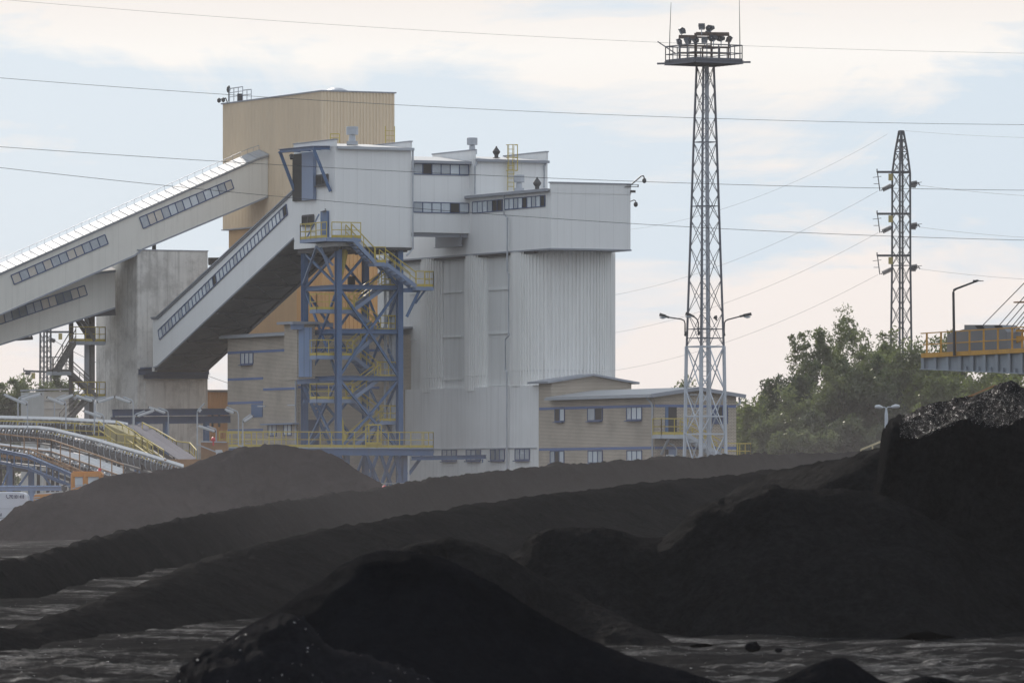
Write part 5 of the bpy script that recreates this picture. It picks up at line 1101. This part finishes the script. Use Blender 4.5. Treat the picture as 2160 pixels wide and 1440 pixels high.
def flood(x, y, s, az, el, d=0.0):
    """asymmetric floodlight: wedge housing on a stirrup; az=turn, el=tilt"""
    c = P(x, y, Ym+d); s = s*.0235; M4 = Matrix.Translation(c) @ Matrix.Rotation(R(az), 4, 'Z') @ Matrix.Rotation(R(el), 4, 'Y')
    pr2 = [(-.6, -.15), (.45, -.6), (.75, -.3), (.7, .25), (.2, .55), (-.5, .35)]
    m = MB(); n = len(pr2); vs = [M4 @ Vector((a*s, b*s, e*s)) for b, k in ((-.55, 1), (.55, 1)) for a, e in pr2]
    m.add(vs, [tuple(range(n)), tuple(range(n, 2*n))[::-1]]+[(i, i+n, (i+1) % n+n, (i+1) % n) for i in range(n)])
    m.bar(M4 @ Vector((.6*s, 0, 0)), M4 @ Vector((1.0*s, 0, .1*s)), .3*s); f = m.build('floodlight', M_pyl, ms)
    g = MB(); a, b = pr2[0], pr2[1]; e = Vector((a[0], 0, a[1])); h_ = Vector((b[0], 0, b[1])); nn = Vector((-(h_.z-e.z), 0, h_.x-e.x)).normalized()*-.03
    q = [M4 @ (Vector((v.x, w, v.z))*s+Vector((-.02, 0, -.02))) for v in (e, h_) for w in (-.48, .48)]; g.add([q[0], q[1], q[3], q[2]], [(0, 1, 2, 3)]); g.build('lens', M_pane2, f)
    st_ = MB(); w0 = c-UP*.62*s; st_.bar(w0+Vector((-.2*s, 0, 0)), w0+Vector((.2*s, 0, 0)), .12*s); st_.bar(w0, w0-UP*.35, .06); st_.bar(M4 @ Vector((0, -.6*s, 0)), w0, .05); st_.bar(M4 @ Vector((0, .6*s, 0)), w0, .05); st_.build('stirrup', M_galv, f)
for a in ((1438, 64, 14, 20, 40, -.6), (1480, 55, 15, 80, 10, -.3), (1499, 59, 15, 150, 5, .2), (1493, 69, 10, 120, 30, 0), (1432, 87, 13, 10, 55, -.9), (1450, 85, 14, 60, 20, -.8), (1466, 84, 13, 40, 20, -.2), (1486, 83, 15, 90, 15, -.5), (1505, 80, 16, 140, 0, -.2), (1521, 81, 15, 150, -10, .2), (1539, 82, 14, 170, 40, .5)): flood(*a)
m = MB(); m.tube([P(1412, 131, Ym), P(1413, 70, Ym), P(1415.5, 6, Ym)], [.04, .03, .015], 6); m.build('lightning_rod', M_dsteel, ms)
m = MB(); m.tube([P(1561, 131, Ym), P(1560.5, 70, Ym), P(1559.5, -4, Ym)], [.04, .03, .015], 6); m.build('lightning_rod', M_dsteel, ms)

# ================================================================== PYLONS
def pylon(cx, Y, base_w, top_y, secs, label, arms, rot=R(-12)):
    c = P(cx, HY, Y); g = thing('power_pylon', label, 'pylon', at0(c), group='steel lattice power pylons'); q = lambda n: n*Y/F
    m = MB(); ss = [(-.1 if i == 0 else zc(y, Y), q(w)) for i, (y, w) in enumerate(secs)]
    lattice(m, c, ss, rot, .14, .05, 1.25, horiz=[(zc(y, Y), q(w)) for y, w in secs[1:]]); m.build('frame', M_pyl, g)
    for kind, x0, y0, x1, y1 in arms:
        m = MB(); a, b = P(x0, y0, Y), P(x1, y1, Y)
        if kind == 'arm':
            m.bar(a, b, .2, .2); m.bar(a+Vector((0, .5, 0)), b, .1, .1); m.bar(a, a+UP*.3, .1); m.build('cross_arm', M_pyl, g)
            m = MB(); t = a.lerp(b, .42); m.box(t.x-.2, t.x+.2, t.y-.03, t.y+.03, t.z-.8, t.z-.15); m.build('number_plate', M_sticker, g)
        elif kind == 'ins':
            m.tube([a, a.lerp(b, .12)], .05); n = 9
            for k in range(n): s0 = a.lerp(b, .12+.76*k/n); s1 = a.lerp(b, .12+.76*(k+.7)/n); m.tube([s0, s1], .22, 8)
            m.tube([a.lerp(b, .88), b], .05); m.build('insulator', M_ins, g)
        elif kind == 'link': m.tube([a, b], .05, 5); m.bar(a.lerp(b, .25)-Vector((.5, 0, 0)), a.lerp(b, .25)+Vector((.3, 0, .1)), .05); m.bar(a.lerp(b, .6)-Vector((.5, 0, 0)), a.lerp(b, .6), .05); m.build('jumper', M_ins, g)
    return g
ar = []
for y in (363, 451, 539):
    ar += [('arm', 1850, y, 1918, y), ('link', 1851, y+2, 1856, y+40), ('ins', 1883, y+27, 1858, y+39), ('ins', 1920, y+25, 1937, y+22), ('ins', 1918, y+28, 1934, y+29), ('link', 1937, y+22, 1940, y+28)]
pylon(1901, 620, 0, 275, [(960, 27), (560, 19.5), (365, 19), (320, 13), (276, 4.5)], 'large dark lattice pylon rising behind the trees on the right', ar)
pylon(96, 700, 0, 640, [(960, 15), (790, 12), (640, 11), (560, 4)], 'distant pylon seen under the galleries at the left', [('arm', 50, 782, 98, 784), ('link', 50, 784, 51, 808), ('ins', 66, 786, 52, 787), ('ins', 104, 715, 118, 720), ('arm', 150, 700, 96, 700)])

# ================================================================== WIRES
def wire(a, b, sag, r, label, n=40, cols=None):
    a, b = P(*a), P(*b); m = MB(); m.tube([a.lerp(b, i/n)-UP*sag*4*(i/n)*(1-i/n) for i in range(n+1)], r, 5)
    tag(m.build('power_line', M_wire, uv=False), label, 'power line', 'overhead wires across the sky')
wire((-420, -40, 300), (2700, 116, 330), .9, .006, 'highest thin wire crossing the top of the sky')
wire((-420, 128, 290), (2700, 262, 320), .9, .010, 'wire passing across the top of the beige tower')
wire((-420, 277, 280), (2700, 402, 310), .75, .011, 'wire crossing in front of the hoist hatch and the upper windows')
wire((-420, 302, 280), (2700, 512, 310), 1.1, .011, 'lowest dark wire crossing in front of the galleries and head house')
Ywp = 620
wire((1872, 283, Ywp), (1120, 486, 760), 3.2, .010, 'faint earth wire running down left from the pylon top')
for y, e, n in ((403, 640, 'upper'), (491, 716, 'middle'), (579, 792, 'lower')): wire((1852, y, Ywp), (1060, e, 780), 3.0, .012, 'pale %s wire running down left from the right pylon' % n)
for y, n in ((391, 'upper'), (479, 'middle'), (567, 'lower')): wire((1939, y, Ywp), (2500, y+26, 560), .5, .014, '%s wire leaving the right pylon to the right' % n)
wire((1910, 276, Ywp), (2500, 288, 560), .4, .011, 'earth wire leaving the right pylon top to the right')
wire((118, 720, 700), (290, 790, 760), .5, .03, 'wire leaving the distant left pylon behind the steel stair'); wire((51, 800, 700), (-200, 860, 760), .5, .03, 'wire leaving the distant left pylon to the left')
wire((360, 760, 760), (640, 850, 800), .5, .03, 'faint wire in the gap between concrete tower and brick annex')

# ================================================================== CRANE BOOM (right)
Yc = 300; G0 = P(1945, HY, Yc+10); gt = (P(2560, HY, Yc-6)-P(1945, HY, Yc+10)); gt.z = 0; CP_ = Plane(o=G0, t=gt)
cr = thing('crane_boom', 'grey steel plate boom with yellow railed walkway and stay cables reaching in from the right', 'crane boom', at0(P(2400, HY, Yc)))
def cp(x, y, o=0): return CP_.at(x, y, o)
bk = -CP_.n*1.5
m = MB(); m.prism([cp(1945, 754), cp(2700, 716), cp(2700, 812), cp(1945, 778)], bk); gi = m.build('girder', mat('grey_boom_paint', (.26, .29, .33), .55, var=.12, vs=.8, streak=.3, dirt=(.14, .10, .08)), cr)
m = MB(); gm = gi.data.materials[0]
for k in range(29):
    x = 1946.5+k*26; yt = 754-(x-1945)*.0503; yb = 778+(x-1945)*.045
    m.bar(cp(x, yt, .1), cp(x, yb, .1), .2, .06, CP_.n)
    if k > 2: m.prism([cp(x+13, yb-1, .02), cp(x+17, yb-1, .02), cp(x+16.5, yb-10, .02)], CP_.n*.12)
m.bar(cp(1945, 778, .12), cp(2700, 812, .12), .3, .05); m.build('stiffener', gm, gi)
m = MB(); m.prism([cp(1943, 745, .18), cp(2700, 706, .18), cp(2700, 716, .18), cp(1943, 754.5, .18)], -CP_.n*.16); m.build('kick_plate', M_yor, cr)
def rail_line(o):
    m = MB(); Lx = list(range(1955, 2700, 30))
    def yb(x): return 746-(x-1945)*.0515
    def yt(x): return 703-(x-1945)*.062
    m.bar(cp(1943, yt(1943), o), cp(2700, yt(2700), o), .07, .05); m.bar(cp(1947, yt(1947)+24, o), cp(2700, yt(2700)+27, o), .06, .05)
    for x in Lx: m.bar(cp(x, yb(x)+4, o), cp(x, yt(x), o), .09, .06)
    return m
rail_line(.14).build('handrail', M_yor, cr); rail_line(-1.4).build('rear_handrail', M_rust, cr)
m = MB(); m.prism([cp(1997, 742, -.3), cp(1998, 705, -.3), cp(2012, 700, -.3), cp(2026, 696, -.3), cp(2034, 694, -.3), cp(2034, 685, -.3), cp(2108, 685, -.3), cp(2116, 691, -.3), cp(2124, 700, -.3), cp(2126, 735, -.3)], -CP_.n*1.0); m.build('machine_hood', mat('grey_hood_paint', (.20, .21, .23), .55, var=.12), cr)
m = MB(); m.prism([cp(2056, 687, -.26), cp(2071, 685.5, -.26), cp(2076, 693, -.26), cp(2062, 693, -.26)], -CP_.n*.06); m.prism([cp(2096, 687, -.26), cp(2110, 685.5, -.26), cp(2114, 690.5, -.26), cp(2100, 691, -.26)], -CP_.n*.06); m.build('hood_slot', M_dark, cr)
m = MB()
for x0, y0, x1, y1 in ((2072, 705, 2072, 735), (2090, 700, 2090, 735), (2073, 706, 2095, 704), (2130, 700, 2130, 733), (2145, 697, 2160, 697), (2132, 712, 2160, 711), (2140, 722, 2160, 715)): m.bar(cp(x0, y0, -.9), cp(x1, y1, -.9), .12)
m.tube([cp(2156, 733, 0), cp(2156, 702, 0), cp(2160, 697, 0), cp(2172, 696, 0)], .05); m.build('inner_frame', M_yor, cr)
m = MB(); m.tube([cp(2013, 750, .3), cp(2011, 616, .3), cp(2012, 612, .3), cp(2017, 609, .3), cp(2057, 594, .3)], [.07, .06, .06, .05, .045], 6); lm = m.build('lamp_pole', M_dsteel, cr)
m = MB(); m.bar(cp(2055, 594.5, .3), cp(2062, 591.5, .3), .12, .08); m.prism([cp(2061, 590.5, .2), cp(2075, 592, .2), cp(2075, 593.3, .2), cp(2061, 593.5, .2)], CP_.n*.25); m.build('lamp_head', M_dsteel, lm)
m = MB(); apex = cp(2600, 30, -.7); apx = P(2600, 100, Yc-4)
for x, y, s in ((2072, 687, 1.02), (2105, 689, 1.14), (2118, 692, 1.17), (2130, 694, 1.2), (2139, 694, 1.23), (2148, 694, 1.26), (2157, 694, 1.3)):
    a = cp(x, y, -.7); b = cp(2560, y-(2560-x)*s, -.7); m.tube([a, b], .022, 5)
m.build('stay_cable', M_dsteel, cr)
m = MB(); m.hbeam(Vector((cp(2590, 700).x, cp(2590, 700).y+.8, -.2)), Vector((cp(2590, 700).x, cp(2590, 700).y+.8, cp(2560, 60).z+1)), 1.0, 1.0, DV, .08); m.build('king_post', gm, cr)
m = MB(); m.prism([cp(2138, 636, -.7), cp(2200, 634, -.7), cp(2200, 638, -.7), cp(2138, 639, -.7)], -CP_.n*.3); m.bar(cp(2190, 638, -.8), cp(2190, 700, -.8), .1); m.build('sign_arm', M_rust, cr)

# ================================================================== STREET LAMP, RAILS
Ys = 400; q0 = P(1869.5, HY, Ys)
sl = thing('street_lamp', 'pale double headed street lamp standing in front of the trees', 'street lamp', at0(q0))
m = MB(); m.tube([Vector((q0.x, Ys, -.1)), P(1869.5, 874, Ys), P(1869.5, 866, Ys), P(1869.5, 860, Ys)], [.13, .10, .07, .04], 8); m.tube([P(1869.5, 861, Ys), P(1873, 858, Ys), P(1883, 858, Ys)], .03); m.tube([P(1869.5, 861, Ys), P(1866, 858.5, Ys), P(1856, 859, Ys)], .03); m.build('pole', M_mastlow, sl)
for x0, x1, y in ((1879, 1898, 857), (1863, 1845, 858)):
    m = MB(); a, b = P(x0, y+1, Ys), P(x1, y-.5, Ys); d = (b-a).normalized(); m.tube([a, a+d*.1, a.lerp(b, .5)+UP*.03, b-d*.05, b], [.04, .09, .13, .10, .03], 10); m.build('lamp_head', M_lampw, sl)
hr = thing('stair_handrail', 'pale yellow handrail slanting up beside the tall right heap', 'handrail', at0(P(1840, HY, 300)))
m = MB(); m.bar(P(1816, 948, 300), P(1885, 920, 300), .08); m.bar(P(1840, 938, 300), P(1843, 975, 300), .07); m.bar(P(1854, 950, 300), P(1885, 938, 300), .08); m.bar(P(1816, 948, 300), P(1816, 1000, 300), .07); m.bar(P(1885, 920, 300), P(1885, 1100, 300), .08)
m.build('rail', M_galv if 0 else mat('pale_yellow_rail', (.55, .48, .30), .5, var=.1), hr)
hr2 = thing('inclined_handrail', 'thin pale rail rising right behind the top of the tall right heap', 'handrail', at0(P(2060, HY, 200)))
m = MB(); m.bar(P(2035, 840, 200), P(2100, 812, 200), .05); m.bar(P(2035, 840, 200), P(2035, 900, 200), .05); m.bar(P(2100, 812, 200), P(2100, 1200, 200), .06); m.build('rail', M_rust, hr2)
yl = tag(thing('yard_beacon', 'tiny red and white marker at the foot of the brown heap before the stair tower', 'marker', at0(P(811, HY, 378))))
m = MB(); c = P(811, 1029, 378); m.tube([Vector((c.x, c.y, 0)), c], .03); m.build('stick', M_galv, yl); m = MB(); m.lathe(c, [(.05, 0), (.14, .03), (.14, .1), (.05, .16)], 8); m.build('lens', M_red, yl)
cl = thing('site_fence_chain', 'thin pale rail at the bottom of the stair tower', 'rail', at0(P(850, HY, 455)))
m = MB(); m.bar(P(792, 1019, 455), P(888, 1019.5, 455), .06); 
for x in (792, 840, 888): m.bar(P(x, 1019, 455), P(x, 1090, 455), .06)
m.build('rail', M_galv, cl)
dp = MB(); dp.tube([P(862, 962, 462), P(862, 1100, 462)], .05); tag(dp.build('marker_pole', M_lampw), 'slim white pole standing right of the blue tower leg', 'pole')

# ================================================================== TREES
def tree(px_, Y, top, wpx, label, m, seed, n=1.0, dens=1.0, base_py=1000, group='trees beyond the coal yard', leaf=.17, airy=False):
    r = random.Random(seed); c = P(px_, HY, Y); H = zc(top, Y); Wd = wpx*Y/F/2; g = thing('tree', label, 'tree', at0(c), group)
    tm = MB(); ends = []
    def limb(p, d, L, rad, lvl):
        pts = [p]; rr = [rad]; q = p.copy(); dd = d.copy(); ns = 4
        for i in range(ns):
            dd = (dd+Vector((r.uniform(-.22, .22), r.uniform(-.22, .22), r.uniform(-.05, .18)))).normalized(); q = q+dd*L/ns; pts.append(q.copy()); rr.append(rad*(1-.75*(i+1)/ns))
            if lvl > 0 and i > 0:
                for _ in range(r.choice((1, 2, 2))):
                    a = r.uniform(0, 6.28); s = Vector((math.cos(a)*1.0, math.sin(a)*1.0, r.uniform(.15, .95))).normalized(); limb(q.copy(), (s+dd*.4).normalized(), L*r.uniform(.42, .62), rr[-1]*.7, lvl-1)
            elif lvl == 0: ends.append((q.copy(), dd.copy()))
        tm.tube(pts, rr, 5, False)
    nst = 3 if not airy else 2
    for k in range(nst):
        a = 6.28*k/nst+r.uniform(0, 1.2); p = Vector((c.x+.3*math.cos(a), c.y+.3*math.sin(a), -.1))
        limb(p, Vector((math.cos(a)*Wd/H*1.0, math.sin(a)*Wd/H*1.0, 1.0)).normalized(), H*.78, .20*H/12, 2)
    # squeeze the clump points into the wanted envelope
    E = np.array([tuple(e[0]) for e in ends]); E[:, 0] -= c.x; E[:, 1] -= c.y
    zmx = np.percentile(E[:, 2], 97); E[:, 2] *= (H-.5)/zmx*1.0; wx = np.percentile(np.abs(E[:, 0]), 93); E[:, :2] *= Wd*.9/wx
    sz, sw = (H-.5)/zmx, Wd*.9/wx
    tm.v = [(c.x+(v[0]-c.x)*min(sw, 3)*.97, c.y+(v[1]-c.y)*min(sw, 3)*.97, min(v[2]*sz*.96, H)) for v in tm.v]; tm.build('trunk', M_bark, g, uv=False)
    fill = int(90*dens)
    F2 = []
    for _ in range(fill):
        z = H*r.uniform(.06, .92); s = Wd*math.sqrt(max(.03, 1-((z/H-.36)/.62)**2))*.9; a = r.uniform(0, 6.28); k = math.sqrt(r.random()); F2.append((math.cos(a)*s*k, math.sin(a)*s*k, z))
    E[:, 0] = np.clip(E[:, 0], -Wd*.95, Wd*.95); E = np.vstack([E[E[:, 2] > H*.12], np.array(F2)]) if not airy else E[E[:, 2] > H*.15]
    idx = list(range(len(E))); r.shuffle(idx); idx = idx[:int(280*n)]
    rng = np.random.default_rng(seed); per = 80 if not airy else 60
    cen = E[idx]; K = len(cen); N_ = K*per
    cr_ = rng.uniform(.30, .95, K)*(.75+H/34)*(.85 if airy else 1)
    o = rng.normal(0, 1, (N_, 3)); o /= np.linalg.norm(o, axis=1)[:, None]+1e-9; o *= rng.random((N_, 1))**.45
    pos = np.repeat(cen, per, 0)+o*np.repeat(cr_, per)[:, None]*np.array([1, 1, .72]); pos[:, 2] -= np.abs(o[:, 0])*.15
    pos[:, 0] += c.x; pos[:, 1] += c.y; pos = pos[pos[:, 2] > .1]; N_ = len(pos)
    t = rng.normal(0, 1, (N_, 3)); t[:, 2] -= .5; t /= np.linalg.norm(t, axis=1)[:, None]; u = np.cross(t, rng.normal(0, 1, (N_, 3))); u /= np.linalg.norm(u, axis=1)[:, None]
    L = leaf*rng.uniform(.7, 1.4, (N_, 1)); t *= L; u *= L*.34
    V = np.empty((N_, 4, 3)); V[:, 0] = pos-t; V[:, 1] = pos+u; V[:, 2] = pos+t; V[:, 3] = pos-u
    V = V.reshape(-1, 3)-np.array(OFF[g]); me = bpy.data.meshes.new('crown'); me.vertices.add(N_*4); me.vertices.foreach_set('co', V.ravel()); me.loops.add(N_*4); me.loops.foreach_set('vertex_index', np.arange(N_*4, dtype=np.int32)); me.polygons.add(N_); me.polygons.foreach_set('loop_start', np.arange(N_, dtype=np.int32)*4)
    me.materials.append(m); me.update(calc_edges=True); me.validate(); ob_ = bpy.data.objects.new('crown', me); S.collection.objects.link(ob_); ob_.parent = g
    return g
TL_ = M_leaf
tree(1803, 520, 682, 170, 'tallest airy willow in the middle of the right group', TL_[0], 1, 1.7, .22, airy=True, leaf=.15)
tree(1724, 515, 694, 110, 'tall open willow left of the tallest one', TL_[0], 32, 1.7, .25, airy=True, leaf=.15)
tree(1668, 510, 792, 110, 'slim pointed tree left of the tall willows', TL_[1], 3, .7, 1.0)
tree(1912, 505, 712, 200, 'broad leafy tree standing in front of the pylon base', TL_[0], 4, 1.2, 1.6)
tree(1838, 498, 775, 210, 'dense dark tree below the tall willows', TL_[1], 5, 1.3, 2.0)
tree(1742, 500, 812, 190, 'dense mid green tree in front of the left willow', TL_[0], 6, 1.2, 2.0)
tree(1985, 500, 778, 150, 'yellowish bush like tree under the end of the crane boom', TL_[2], 7, 1.1, 1.8)
tree(2062, 498, 778, 160, 'rounded yellow green tree below the crane boom', TL_[2], 8, 1.1, 1.8)
tree(2150, 500, 785, 160, 'pale green tree at the right edge under the boom', TL_[2], 9, 1.0, 1.6)
tree(1600, 520, 845, 110, 'low bushy tree next to the office building', TL_[2], 10, 1.0, 1.6)
tree(1640, 500, 872, 130, 'low olive bush right of the office railing', TL_[0], 11, 1.0, 1.8)
tree(1920, 490, 872, 180, 'low dark tree behind the double street lamp', TL_[1], 12, 1.0, 2.0)
tree(2015, 488, 852, 150, 'low light green tree just left of the lumpy heap top', TL_[2], 13, .9, 1.6)
tree(1780, 488, 880, 180, 'low shaded tree above the end of the long windrow', TL_[1], 14, 1.0, 2.0)
tree(1558, 540, 852, 70, 'small bush like tree touching the office gable', TL_[0], 15, .6, 1.0)
tree(1690, 485, 905, 130, 'lowest hazy bush left of the street lamp', TL_[0], 16, .9, 2.0)
tree(2240, 500, 770, 160, 'tree beyond the right edge of the picture', TL_[0], 17, .8, 1.4)
tree(1432, 560, 800, 36, 'thin twiggy treetop poking above the office roof', TL_[0], 18, .4, .1, airy=True)
tree(12, 560, 812, 90, 'bushy tree at the left edge behind the conveyors', TL_[0], 19, 1.0, 1.4)
tree(72, 565, 810, 90, 'green tree between the left edge and the block building', TL_[0], 20, 1.0, 1.2)
tree(125, 590, 798, 60, 'small tree whose top shows above the block building', TL_[0], 21, .6, .6)
tree(-60, 560, 830, 110, 'tree just outside the left edge behind the conveyors', TL_[1], 22, .7, 1.4)
tree(1965, 512, 765, 130, 'mid height olive tree between the pylon and the boom end', TL_[0], 41, 1.0, 1.6)
tree(1860, 508, 760, 120, 'olive tree filling the gap between tallest willow and pylon', TL_[0], 42, 1.0, 1.5)
# ================================================================== HAZE
m = MB(); m.box(-260, 260, -30, 860, -1.4, 62); hz = m.build('haze', (lambda: None)() or bpy.data.materials.new('haze_air'), uv=False); tag(hz, kind='stuff')
hm = hz.data.materials[0]; hm.use_nodes = True; t = hm.node_tree; t.nodes.clear(); ou = N(t, 'ShaderNodeOutputMaterial'); pv = N(t, 'ShaderNodeVolumePrincipled')
pv.inputs['Density'].default_value = HAZE_D; pv.inputs['Color'].default_value = (.93, .92, .95, 1); pv.inputs['Anisotropy'].default_value = .42; t.links.new(pv.outputs[0], ou.inputs['Volume'])

# brown dust hanging over the middle of the yard
m = MB(); m.box(-75, 75, 250, 471, -1.2, 13); dm_ = bpy.data.materials.new('coal_dust_air'); du = m.build('dust_cloud', dm_, uv=False); tag(du, 'thin brown coal dust hanging over the middle heaps', kind='stuff')
dm_.use_nodes = True; t = dm_.node_tree; t.nodes.clear(); ou = N(t, 'ShaderNodeOutputMaterial'); pv = N(t, 'ShaderNodeVolumePrincipled')
ge = N(t, 'ShaderNodeNewGeometry'); s3 = N(t, 'ShaderNodeSeparateXYZ'); t.links.new(ge.outputs['Position'], s3.inputs[0])
fz = mth(t, 'POWER', mth(t, 'SUBTRACT', 1.0, mth(t, 'DIVIDE', mth(t, 'ADD', s3.outputs[2], 1.2), 14.2), clamp=True), 1.6)
fy = mth(t, 'DIVIDE', mth(t, 'SUBTRACT', s3.outputs[1], 250.0), 60.0, clamp=True)
mp = N(t, 'ShaderNodeMapping'); mp.inputs['Scale'].default_value = (.05, .02, .10); t.links.new(ge.outputs['Position'], mp.inputs[0]); nn_ = N(t, 'ShaderNodeTexNoise'); nn_.inputs['Scale'].default_value = 1.0; nn_.inputs['Detail'].default_value = 3; t.links.new(mp.outputs[0], nn_.inputs['Vector'])
dn_ = mth(t, 'MULTIPLY', mth(t, 'MULTIPLY', fz, fy), ramp(t, nn_.outputs[0], [(.30, .25), (.70, 1.0)])); t.links.new(mth(t, 'MULTIPLY', dn_, .00085), pv.inputs['Density'])
pv.inputs['Color'].default_value = (.93, .87, .90, 1); pv.inputs['Anisotropy'].default_value = .42; t.links.new(pv.outputs[0], ou.inputs['Volume'])
S.cycles.volume_step_rate = 2.0
